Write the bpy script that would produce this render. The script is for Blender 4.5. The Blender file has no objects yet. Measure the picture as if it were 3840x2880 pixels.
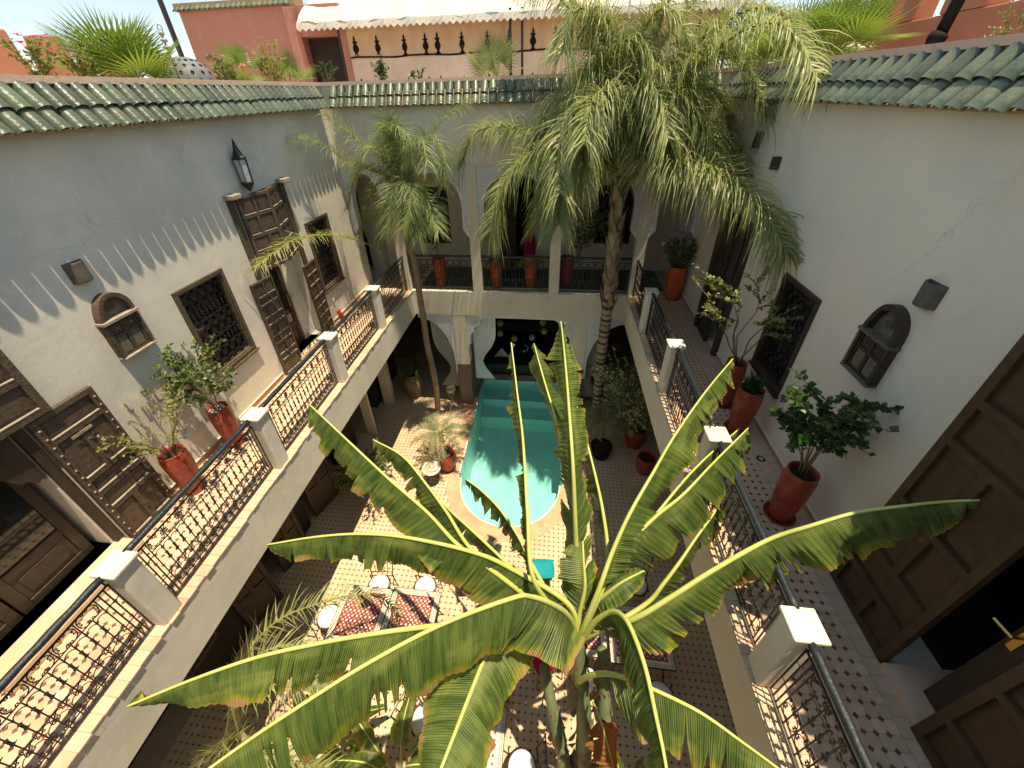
import bpy, math, random
from mathutils import Vector, Matrix, Quaternion
random.seed(7)
rnd = random.Random(11)
PI = math.pi
scene = bpy.context.scene
COL = scene.collection

# ---------------------------------------------------------------- camera, sky, sun, exposure
A, B, HB, D, WL, WR = 3.441, 1.782, .649, 8.703, 4.626, 3.012
ZE, ZP, CW, G, BW = 3.929, 4.342, .226, -3.73, 10.34
YN = -1.6                                     # near end of the courtyard, behind the camera
pitch, yaw, roll, HC = -.5795, .1351, -.0321, 4.1297
cam_data = bpy.data.cameras.new('camera')
cam = bpy.data.objects.new('camera', cam_data); COL.objects.link(cam)
fw = Vector((-math.sin(yaw)*math.cos(pitch), math.cos(yaw)*math.cos(pitch), math.sin(pitch)))
rt = Vector((math.cos(yaw), math.sin(yaw), 0)); up = rt.cross(fw)
r2 = rt*math.cos(roll)+up*math.sin(roll); u2 = up*math.cos(roll)-rt*math.sin(roll)
M3 = Matrix((r2, u2, -fw)).transposed()
cam.matrix_world = Matrix.Translation((0, 0, HC)) @ M3.to_4x4()
cam_data.sensor_width = 36; cam_data.sensor_fit = 'HORIZONTAL'
cam_data.lens = 36*1479.2/3840
cam_data.shift_x = (1920-1889.5)/3840; cam_data.shift_y = -(1440-1307.0)/3840
cam_data.clip_start = .05; cam_data.clip_end = 400
scene.camera = cam

world = bpy.data.worlds.new('World'); scene.world = world; world.use_nodes = True
nt = world.node_tree; nt.nodes.clear()
sky = nt.nodes.new('ShaderNodeTexSky'); sky.sky_type = 'NISHITA'; sky.sun_disc = False
SUN = Vector((.181, -.09, 1)).normalized()
sky.sun_elevation = math.asin(SUN.z); sky.sun_rotation = math.atan2(SUN.x, SUN.y)
sky.air_density = .9; sky.dust_density = .1; sky.ozone_density = 3.0; sky.altitude = 2600
bg = nt.nodes.new('ShaderNodeBackground'); bg.inputs['Strength'].default_value = .14
wo = nt.nodes.new('ShaderNodeOutputWorld')
hsk = nt.nodes.new('ShaderNodeHueSaturation'); hsk.inputs['Saturation'].default_value = 1.25
# sky graded to brighten the shade: one uniform softening of the whole sky, horizon and zenith closer in brightness
sc1 = nt.nodes.new('ShaderNodeVectorMath'); sc1.operation = 'SCALE'; sc1.inputs['Scale'].default_value = 1/2.4
gm = nt.nodes.new('ShaderNodeGamma'); gm.inputs['Gamma'].default_value = .5
sc2 = nt.nodes.new('ShaderNodeVectorMath'); sc2.operation = 'SCALE'; sc2.inputs['Scale'].default_value = 2.4
nt.links.new(sky.outputs[0], sc1.inputs[0]); nt.links.new(sc1.outputs[0], gm.inputs['Color']); nt.links.new(gm.outputs[0], sc2.inputs[0]); nt.links.new(sc2.outputs[0], hsk.inputs['Color']); nt.links.new(hsk.outputs[0], bg.inputs[0]); nt.links.new(bg.outputs[0], wo.inputs[0])
sun_d = bpy.data.lights.new('sun', 'SUN'); sun_d.energy = 2.8; sun_d.angle = math.radians(.53); sun_d.color = (1, .93, .82)
sun_o = bpy.data.objects.new('sun', sun_d); COL.objects.link(sun_o)
sun_o.rotation_mode = 'QUATERNION'; sun_o.rotation_quaternion = SUN.to_track_quat('Z', 'Y')
sun_o.location = (0, 0, 30)
vs = scene.view_settings
vs.view_transform = 'Standard'; vs.look = 'None'; vs.gamma = 1; vs.exposure = 1.32
vs.use_white_balance = True; vs.white_balance_temperature = 8200; vs.white_balance_tint = 8; vs.use_curve_mapping = False
scene.display_settings.display_device = 'sRGB'
scene.cycles.max_bounces = 8; scene.cycles.transparent_max_bounces = 8

# ---------------------------------------------------------------- helpers
def link(o, parent=None):
    COL.objects.link(o)
    if parent is not None: o.parent = parent
    return o
def tag(o, label=None, cat=None, group=None, kind=None):
    if label: o['label'] = label
    if cat: o['category'] = cat
    if group: o['group'] = group
    if kind: o['kind'] = kind
    return o
def empty(name, loc=(0, 0, 0), label=None, cat=None, group=None, kind=None, parent=None):
    o = bpy.data.objects.new(name, None); o.location = loc; o.empty_display_size = .1
    link(o, parent); return tag(o, label, cat, group, kind)
class MB:
    """collects boxes, tubes, lathes ... into one mesh"""
    def __init__(s): s.v = []; s.f = []; s.m = []; s.uv = None
    def add(s, v, f, mi=0):
        n = len(s.v); s.v += [tuple(p) for p in v]; s.f += [tuple(i+n for i in q) for q in f]; s.m += [mi]*len(f)
        return s
    def box(s, a, b, mi=0):
        x0, y0, z0 = a; x1, y1, z1 = b
        return s.add([(x0,y0,z0),(x1,y0,z0),(x1,y1,z0),(x0,y1,z0),(x0,y0,z1),(x1,y0,z1),(x1,y1,z1),(x0,y1,z1)],
              [(0,3,2,1),(4,5,6,7),(0,1,5,4),(1,2,6,5),(2,3,7,6),(3,0,4,7)], mi)
    def tube(s, pts, r, n=4, mi=0, closed=False, cap=True):
        P = [Vector(p) for p in pts]; k = len(P)
        if k < 2: return s
        R = r if isinstance(r, (list, tuple)) else [r]*k
        ref = None; rings = []
        for i in range(k):
            if closed: t = P[(i+1) % k]-P[i-1]
            else: t = P[min(i+1, k-1)]-P[max(i-1, 0)]
            if t.length < 1e-9: t = Vector((0, 0, 1))
            t.normalize()
            if ref is None:
                ref = Vector((0, 0, 1)) if abs(t.z) < .9 else Vector((1, 0, 0))
            a = t.cross(ref)
            if a.length < 1e-4: a = t.orthogonal()
            a.normalize(); b = a.cross(t); ref = b*1.0 if abs(b.dot(t)) < .9 else ref
            rings.append([P[i]+(a*math.cos(2*PI*j/n+PI/4)+b*math.sin(2*PI*j/n+PI/4))*R[i] for j in range(n)])
        v = [p for q in rings for p in q]; f = []
        for i in range(k if closed else k-1):
            i2 = (i+1) % k
            for j in range(n):
                f.append((i*n+j, i*n+(j+1) % n, i2*n+(j+1) % n, i2*n+j))
        if cap and not closed:
            f.append(tuple(range(n-1, -1, -1))); f.append(tuple((k-1)*n+j for j in range(n)))
        return s.add(v, f, mi)
    def lathe(s, prof, c=(0, 0, 0), n=20, mi=0, a0=0, a1=2*PI):
        full = abs(a1-a0-2*PI) < 1e-6; m = n if full else n+1
        v = []; f = []
        for r, z in prof:
            for j in range(m):
                a = a0+(a1-a0)*j/n; v.append((c[0]+r*math.cos(a), c[1]+r*math.sin(a), c[2]+z))
        for i in range(len(prof)-1):
            for j in range(n if full else n):
                j2 = (j+1) % m if full else j+1
                f.append((i*m+j, i*m+j2, (i+1)*m+j2, (i+1)*m+j))
        return s.add(v, f, mi)
    def prism(s, poly, axis, a, b, mi=0):
        """extrude 2-D polygon (list of pairs) along axis 0/1/2 from a to b"""
        def p3(p, w):
            return [(w, p[0], p[1]), (p[0], w, p[1]), (p[0], p[1], w)][axis]
        n = len(poly); v = [p3(p, a) for p in poly]+[p3(p, b) for p in poly]
        f = [tuple(range(n)), tuple(range(2*n-1, n-1, -1))]
        f += [(j, (j+1) % n + 0, (j+1) % n+n, j+n)[::-1] for j in range(n)]
        return s.add(v, f, mi)
    def build(s, name, mat, parent=None, smooth=False, loc=None, fix=True):
        me = bpy.data.meshes.new(name); me.from_pydata(s.v, [], s.f)
        mats = mat if isinstance(mat, (list, tuple)) else [mat]
        for m in mats: me.materials.append(m)
        if len(mats) > 1: me.polygons.foreach_set('material_index', s.m)
        if smooth: me.polygons.foreach_set('use_smooth', [True]*len(s.f))
        if s.uv:
            uvl = me.uv_layers.new(name='UVMap')
            flat = []
            for q in s.f:
                for i in q: flat += s.uv[i]
            uvl.data.foreach_set('uv', flat)
        me.validate(clean_customdata=False)
        if fix:
            import bmesh
            bm = bmesh.new(); bm.from_mesh(me); bmesh.ops.recalc_face_normals(bm, faces=bm.faces); bm.to_mesh(me); bm.free()
        o = bpy.data.objects.new(name, me)
        if loc is not None: o.location = loc
        return link(o, parent)
def bevel(o, w=.01, seg=2):
    m = o.modifiers.new('Bevel', 'BEVEL'); m.width = w; m.segments = seg; m.limit_method = 'ANGLE'; return o
def copy_tree(o, parent=None):
    c = o.copy(); link(c)
    if parent is not None: c.parent = parent
    for ch in list(o.children): copy_tree(ch, c)
    return c
def catmull(pts, n=8):
    P = [Vector(p) for p in pts]; P = [P[0]*2-P[1]]+P+[P[-1]*2-P[-2]]; out = []
    for i in range(1, len(P)-2):
        p0, p1, p2, p3 = P[i-1:i+3]
        for k in range(n):
            t = k/n
            out.append(.5*((2*p1)+(p2-p0)*t+(2*p0-5*p1+4*p2-p3)*t*t+(3*p1-p0-3*p2+p3)*t**3))
    out.append(P[-2].copy()); return out

# ---------------------------------------------------------------- materials
MATS = {}
def N(nt, t, **kw):
    n = nt.nodes.new(t)
    for k, v in kw.items():
        if k in n.inputs: n.inputs[k].default_value = v
        else: setattr(n, k, v)
    return n
def mat(name, base, rough=.7, spec=.3, metal=0, c2=None, c3=None, scale=3, s2=None, bump=0, bscale=40, detail=6, rand=0, coat=0, stretch=None, contrast=(.35, .7), pos=False, crack=0):
    """principled with two-level procedural colour noise, fine bump and per-object random tint"""
    m = bpy.data.materials.new(name); m.use_nodes = True; nt = m.node_tree; nt.nodes.clear()
    out = N(nt, 'ShaderNodeOutputMaterial'); p = N(nt, 'ShaderNodeBsdfPrincipled')
    nt.links.new(p.outputs[0], out.inputs[0])
    p.inputs['Roughness'].default_value = rough; p.inputs['Metallic'].default_value = metal
    p.inputs['Specular IOR Level'].default_value = spec; p.inputs['Coat Weight'].default_value = coat; p.inputs['Coat Roughness'].default_value = .08
    tc = N(nt, 'ShaderNodeTexCoord'); src = tc.outputs['Object']
    if pos: src = N(nt, 'ShaderNodeNewGeometry').outputs['Position']
    if stretch:
        mp = N(nt, 'ShaderNodeMapping'); mp.inputs['Scale'].default_value = stretch; nt.links.new(src, mp.inputs[0]); src = mp.outputs[0]
    col = None
    def mixc(fac, a, b, blend='MIX'):
        mx = N(nt, 'ShaderNodeMix', data_type='RGBA', blend_type=blend)
        if hasattr(fac, 'links') or not isinstance(fac, (int, float)): nt.links.new(fac, mx.inputs[0])
        else: mx.inputs[0].default_value = fac
        for k, c in ((6, a), (7, b)):
            if isinstance(c, (tuple, list)): mx.inputs[k].default_value = (*c[:3], 1)
            else: nt.links.new(c, mx.inputs[k])
        return mx.outputs[2]
    col = (*base, 1)
    if c2:
        no = N(nt, 'ShaderNodeTexNoise', Scale=scale, Detail=detail, Roughness=.6); nt.links.new(src, no.inputs[0])
        rp = N(nt, 'ShaderNodeMapRange'); rp.inputs[1].default_value = contrast[0]; rp.inputs[2].default_value = contrast[1]
        nt.links.new(no.outputs[0], rp.inputs[0]); col = mixc(rp.outputs[0], base, c2)
    if c3:
        no = N(nt, 'ShaderNodeTexNoise', Scale=s2 or scale*4, Detail=8, Roughness=.7); nt.links.new(src, no.inputs[0])
        rp = N(nt, 'ShaderNodeMapRange'); rp.inputs[1].default_value = .55; rp.inputs[2].default_value = .72
        nt.links.new(no.outputs[0], rp.inputs[0]); col = mixc(rp.outputs[0], col if not isinstance(col, tuple) else base, c3)
    ckh = None
    if crack:
        wn = N(nt, 'ShaderNodeTexNoise', Scale=3.0, Detail=5); nt.links.new(src, wn.inputs[0])
        va = N(nt, 'ShaderNodeVectorMath', operation='MULTIPLY_ADD'); va.inputs[1].default_value = (.55, .55, .55); nt.links.new(wn.outputs[1], va.inputs[0]); nt.links.new(src, va.inputs[2])
        vo = N(nt, 'ShaderNodeTexVoronoi', Scale=.8); vo.feature = 'DISTANCE_TO_EDGE'; nt.links.new(va.outputs[0], vo.inputs['Vector'])
        m_ = N(nt, 'ShaderNodeMapRange'); m_.inputs[1].default_value = 0; m_.inputs[2].default_value = .006; m_.inputs[3].default_value = crack; m_.inputs[4].default_value = 0; nt.links.new(vo.outputs['Distance'], m_.inputs[0])
        pn = N(nt, 'ShaderNodeTexNoise', Scale=.7, Detail=2); nt.links.new(src, pn.inputs[0]); pm = N(nt, 'ShaderNodeMapRange'); pm.inputs[1].default_value = .5; pm.inputs[2].default_value = .62; nt.links.new(pn.outputs[0], pm.inputs[0])
        mm = N(nt, 'ShaderNodeMath', operation='MULTIPLY'); nt.links.new(m_.outputs[0], mm.inputs[0]); nt.links.new(pm.outputs[0], mm.inputs[1])
        col = mixc(mm.outputs[0], col if not isinstance(col, tuple) else base, tuple(c*.45 for c in base))
        # faint vertical drip stains
        dm_ = N(nt, 'ShaderNodeMapping'); dm_.inputs['Scale'].default_value = (7, 7, .35); nt.links.new(src, dm_.inputs[0]); dn_ = N(nt, 'ShaderNodeTexNoise', Scale=1.0, Detail=5, Roughness=.6); nt.links.new(dm_.outputs[0], dn_.inputs[0])
        dr_ = N(nt, 'ShaderNodeMapRange'); dr_.inputs[1].default_value = .60; dr_.inputs[2].default_value = .80; dr_.inputs[4].default_value = .35; nt.links.new(dn_.outputs[0], dr_.inputs[0])
        col = mixc(dr_.outputs[0], col, tuple(c*.72 for c in base))
    if rand:
        oi = N(nt, 'ShaderNodeObjectInfo'); hs = N(nt, 'ShaderNodeHueSaturation')
        mr = N(nt, 'ShaderNodeMapRange'); mr.inputs[3].default_value = 1-rand; mr.inputs[4].default_value = 1+rand
        nt.links.new(oi.outputs['Random'], mr.inputs[0]); nt.links.new(mr.outputs[0], hs.inputs['Value'])
        m2 = N(nt, 'ShaderNodeMath', operation='MULTIPLY'); m2.inputs[1].default_value = 7.31
        fr = N(nt, 'ShaderNodeMath', operation='FRACT'); nt.links.new(oi.outputs['Random'], m2.inputs[0]); nt.links.new(m2.outputs[0], fr.inputs[0])
        m3 = N(nt, 'ShaderNodeMapRange'); m3.inputs[3].default_value = .5-rand*.08; m3.inputs[4].default_value = .5+rand*.08
        nt.links.new(fr.outputs[0], m3.inputs[0]); nt.links.new(m3.outputs[0], hs.inputs['Hue'])
        if isinstance(col, tuple): hs.inputs['Color'].default_value = col
        else: nt.links.new(col, hs.inputs['Color'])
        col = hs.outputs[0]
    if isinstance(col, tuple): p.inputs['Base Color'].default_value = col
    else: nt.links.new(col, p.inputs['Base Color'])
    if bump:
        no = N(nt, 'ShaderNodeTexNoise', Scale=bscale, Detail=8, Roughness=.65); nt.links.new(src, no.inputs[0])
        bp = N(nt, 'ShaderNodeBump', Strength=bump, Distance=.01); nt.links.new(no.outputs[0], bp.inputs['Height']); nt.links.new(bp.outputs[0], p.inputs['Normal'])
    MATS[name] = m; return m
def leafmat(name, c1, c2, trans=.35, rough=.45, scale=2, rand=.0):
    m = mat(name, c1, rough=rough, spec=.4, c2=c2, scale=scale, rand=rand); nt = m.node_tree
    p = [n for n in nt.nodes if n.type == 'BSDF_PRINCIPLED'][0]; out = [n for n in nt.nodes if n.type == 'OUTPUT_MATERIAL'][0]
    tr = N(nt, 'ShaderNodeBsdfTranslucent'); mx = N(nt, 'ShaderNodeMixShader'); mx.inputs[0].default_value = trans
    hs = N(nt, 'ShaderNodeHueSaturation'); hs.inputs['Value'].default_value = 2.0; hs.inputs['Hue'].default_value = .485; hs.inputs['Saturation'].default_value = 1.1
    l = [k for k in nt.links if k.to_socket == p.inputs['Base Color']]
    nt.links.new(l[0].from_socket, hs.inputs['Color'])
    nt.links.new(hs.outputs[0], tr.inputs[0])
    nt.links.new(p.outputs[0], mx.inputs[1]); nt.links.new(tr.outputs[0], mx.inputs[2]); nt.links.new(mx.outputs[0], out.inputs[0])
    return m

plaster_l = mat('plaster_grey', (.72, .665, .57), .85, .15, c2=(.60, .565, .50), c3=(.78, .71, .59), scale=1.1, s2=3.4, bump=.5, bscale=4, contrast=(.38, .62), crack=.6)
plaster_r = mat('plaster_cream', (.80, .715, .59), .85, .15, c2=(.73, .665, .56), c3=(.74, .62, .47), scale=.8, s2=1.5, bump=.35, bscale=6, contrast=(.4, .6), crack=.35)
plaster_f = mat('plaster_beige', (.74, .665, .53), .85, .15, c2=(.64, .57, .46), c3=(.56, .49, .39), scale=1.2, s2=4, bump=.3, bscale=9, crack=.5)
stucco = mat('white_stucco', (.72, .72, .71), .8, .2, c2=(.64, .65, .66), scale=8, bump=.2)
marble = mat('cap_stone', (.74, .70, .58), .5, .4, c2=(.66, .61, .49), c3=(.45, .40, .3), scale=6, s2=22, bump=.1)
terra_c = mat('terracotta_coping', (.64, .43, .32), .85, .2, c2=(.68, .48, .37), c3=(.50, .31, .22), scale=3, bump=.3, bscale=30)
pink = mat('pink_render', (.46, .235, .18), .9, .1, c2=(.40, .195, .145), c3=(.52, .29, .22), scale=1.5, bump=.4, bscale=12)
pink2 = mat('orange_render', (.46, .21, .135), .9, .1, c2=(.39, .17, .11), scale=2, bump=.4, bscale=12)
wood_d = mat('dark_wood', (.035, .022, .014), .5, .4, c2=(.065, .042, .027), c3=(.10, .07, .048), scale=5, s2=30, bump=.4, bscale=14, stretch=(3, 3, .4))
wood_o = mat('old_wood', (.065, .043, .028), .7, .3, c2=(.12, .085, .06), c3=(.20, .155, .115), scale=6, s2=26, bump=.6, bscale=16, stretch=(3, 3, .5), rand=.12)
wood_e = mat('pale_worn_wood', (.40, .34, .27), .75, .2, c2=(.26, .2, .15), c3=(.12, .09, .07), scale=9, s2=34, bump=.5, bscale=30)
iron = mat('black_iron', (.022, .018, .020), .45, .5, metal=.3, c2=(.04, .03, .03), scale=30)
rail_m = mat('blue_black_handrail', (.012, .017, .022), .36, .45, c2=(.025, .033, .04), scale=30, bump=.6, bscale=50, coat=.08)
red_clay = mat('red_glazed_clay', (.36, .055, .028), .45, .4, c2=(.22, .03, .018), c3=(.46, .17, .10), scale=5, s2=13, bump=.25, bscale=20, coat=.15)
orange_clay = mat('orange_clay', (.62, .12, .03), .4, .5, c2=(.5, .085, .025), c3=(.66, .2, .08), scale=4, s2=12, bump=.1, coat=.15)
soil = mat('soil', (.03, .02, .014), .95, .1, c2=(.06, .045, .03), scale=40, bump=.8, bscale=60)
pebble = mat('white_pebbles', (.55, .52, .46), .8, .2, c2=(.2, .17, .13), scale=30, bump=.8, bscale=60, rand=.3)
grout = mat('floor_grout', (.48, .35, .25), .85, .2, c2=(.40, .28, .2), c3=(.55, .42, .32), scale=4, s2=10, bump=.2, bscale=60)
tile_m = mat('floor_tile', (.62, .455, .32), .7, .2, c2=(.53, .365, .245), c3=(.68, .56, .44), scale=.9, s2=3.5, bump=.15, bscale=30, rand=.12, pos=True, contrast=(.4, .62))
tile_p = mat('pool_edge_tile', (.62, .40, .24), .55, .35, c2=(.55, .30, .16), c3=(.66, .52, .38), scale=3, s2=9, bump=.2, bscale=30, rand=.1)
cab_m = mat('cabochon_tile', (.21, .085, .06), .8, .15, c2=(.15, .05, .04), scale=6, rand=.25)
skirt_m = mat('skirting_tile', (.50, .29, .16), .6, .3, c2=(.42, .25, .15), scale=5, s2=9, bump=.2, rand=.08)
white_line = mat('white_edging', (.72, .69, .58), .6, .3, c2=(.62, .58, .48), scale=7)
green_rug = mat('green_floor_tile', (.0, .06, .045), .3, .5, c2=(.01, .10, .07), scale=5, rand=.2)
gtile = mat('green_roof_tile', (.045, .070, .042), .3, .5, c2=(.13, .145, .085), c3=(.03, .055, .042), scale=9, s2=16, bump=.45, bscale=22, rand=.38, coat=.45)
mortar = mat('tile_mortar', (.42, .33, .20), .9, .1, c2=(.3, .22, .13), scale=10, bump=.5)
mosaic_r = mat('mosaic_red', (.34, .07, .055), .5, .3, c2=(.25, .05, .04), scale=20)
mosaic_w = mat('mosaic_white', (.70, .64, .52), .4, .4, c2=(.6, .54, .43), scale=20)
mosaic_g = mat('mosaic_grey', (.20, .20, .15), .4, .4)
white_cloth = mat('white_cloth', (.80, .80, .80), .8, .1, c2=(.72, .73, .75), scale=5)
grey_curtain = mat('grey_curtain', (.5, .47, .42), .9, .1, c2=(.42, .39, .35), scale=3)
tent_m = mat('cream_canvas', (.60, .57, .50), .85, .1, c2=(.53, .49, .41), scale=1.2, bump=.1)
curtain_m = mat('sand_canvas', (.60, .44, .28), .85, .1, c2=(.50, .35, .22), scale=1.5)
curtain_l = mat('pale_canvas', (.66, .58, .48), .85, .1, c2=(.56, .47, .37), scale=1.5)
black_cloth = mat('black_felt', (.012, .010, .010), .9, .1)
dark_room = mat('interior_shade', (.035, .026, .022), .8, .2, c2=(.05, .04, .03), scale=2)  # near-black colour stands in for the shade of unlit rooms
dark_green = mat('dark_green_tadelakt', (.010, .020, .018), .4, .4, c2=(.015, .028, .024), scale=3)
plinth_m = mat('aubergine_tadelakt', (.10, .062, .055), .4, .4, c2=(.14, .09, .08), scale=3, bump=.1)
brass = mat('brass', (.62, .40, .13), .3, .6, metal=.9)
parchment = mat('lamp_parchment', (.50, .42, .28), .8, .2, c2=(.40, .32, .2), scale=9)
glass_m = mat('lantern_glass', (.35, .38, .40), .12, .6, c2=(.45, .48, .5), scale=6)
black_m = mat('matt_black', (.01, .01, .01), .8, .2)
pane_m = mat('dark_glass', (.012, .014, .014), .06, .8)
teal_cloth = mat('teal_cushion', (.0, .30, .34), .8, .1, c2=(.0, .24, .28), scale=8)
mag_cloth = mat('crimson_cushion', (.45, .01, .06), .8, .1, c2=(.32, .01, .04), scale=8)
trunk_m = mat('palm_trunk', (.42, .33, .24), .85, .15, c2=(.30, .22, .16), c3=(.52, .45, .36), scale=5, s2=14, bump=.8, bscale=25)
scar_m = mat('palm_trunk_scar', (.075, .04, .025), .9, .1, c2=(.13, .07, .045), scale=14, bump=.8, bscale=30)
boot_m = mat('palm_boot', (.36, .26, .17), .8, .2, c2=(.20, .13, .08), c3=(.40, .36, .22), scale=5, s2=9, bump=.8, bscale=25)
twig = mat('twig_bark', (.20, .14, .09), .85, .1, c2=(.28, .2, .13), scale=20, bump=.5)
palm_leaf = leafmat('palm_leaflet', (.19, .235, .07), (.38, .39, .17), .33, .42, 1.6)
palm_leaf2 = leafmat('palm_leaflet_dark', (.11, .165, .06), (.24, .30, .12), .3, .42, 2)
palm_dry = leafmat('palm_leaflet_dry', (.36, .29, .13), (.26, .25, .09), .25, .6, 3)
fan_leaf = leafmat('fan_leaflet', (.10, .18, .035), (.17, .24, .05), .3, .35, 2)
shrub_d = leafmat('shrub_leaf_dark', (.02, .06, .012), (.045, .10, .02), .22, .3, 6)
shrub_l = leafmat('shrub_leaf_light', (.10, .15, .035), (.20, .23, .08), .3, .45, 6)
shrub_y = leafmat('shrub_leaf_yellow', (.20, .22, .05), (.30, .26, .10), .35, .5, 6)
shrub_v = leafmat('shrub_leaf_variegated', (.42, .44, .24), (.22, .28, .11), .3, .5, 12)
sago_m = leafmat('sago_leaflet', (.20, .23, .13), (.26, .23, .13), .25, .5, 4)
rachis_m = mat('palm_rachis', (.27, .27, .09), .5, .3, c2=(.2, .17, .06), scale=4)
stem_m = mat('banana_pseudostem', (.22, .27, .14), .55, .3, c2=(.12, .17, .07), c3=(.30, .22, .13), scale=3, s2=7, bump=.3, stretch=(3, 3, .5))
husk_m = mat('dry_husk', (.36, .26, .17), .85, .1, c2=(.22, .14, .09), c3=(.5, .42, .32), scale=6, bump=.6)
rib_m = mat('banana_midrib', (.46, .51, .13), .45, .35, c2=(.54, .56, .20), scale=4)
flower_m = mat('pink_petal', (.75, .06, .22), .7, .1)

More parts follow.
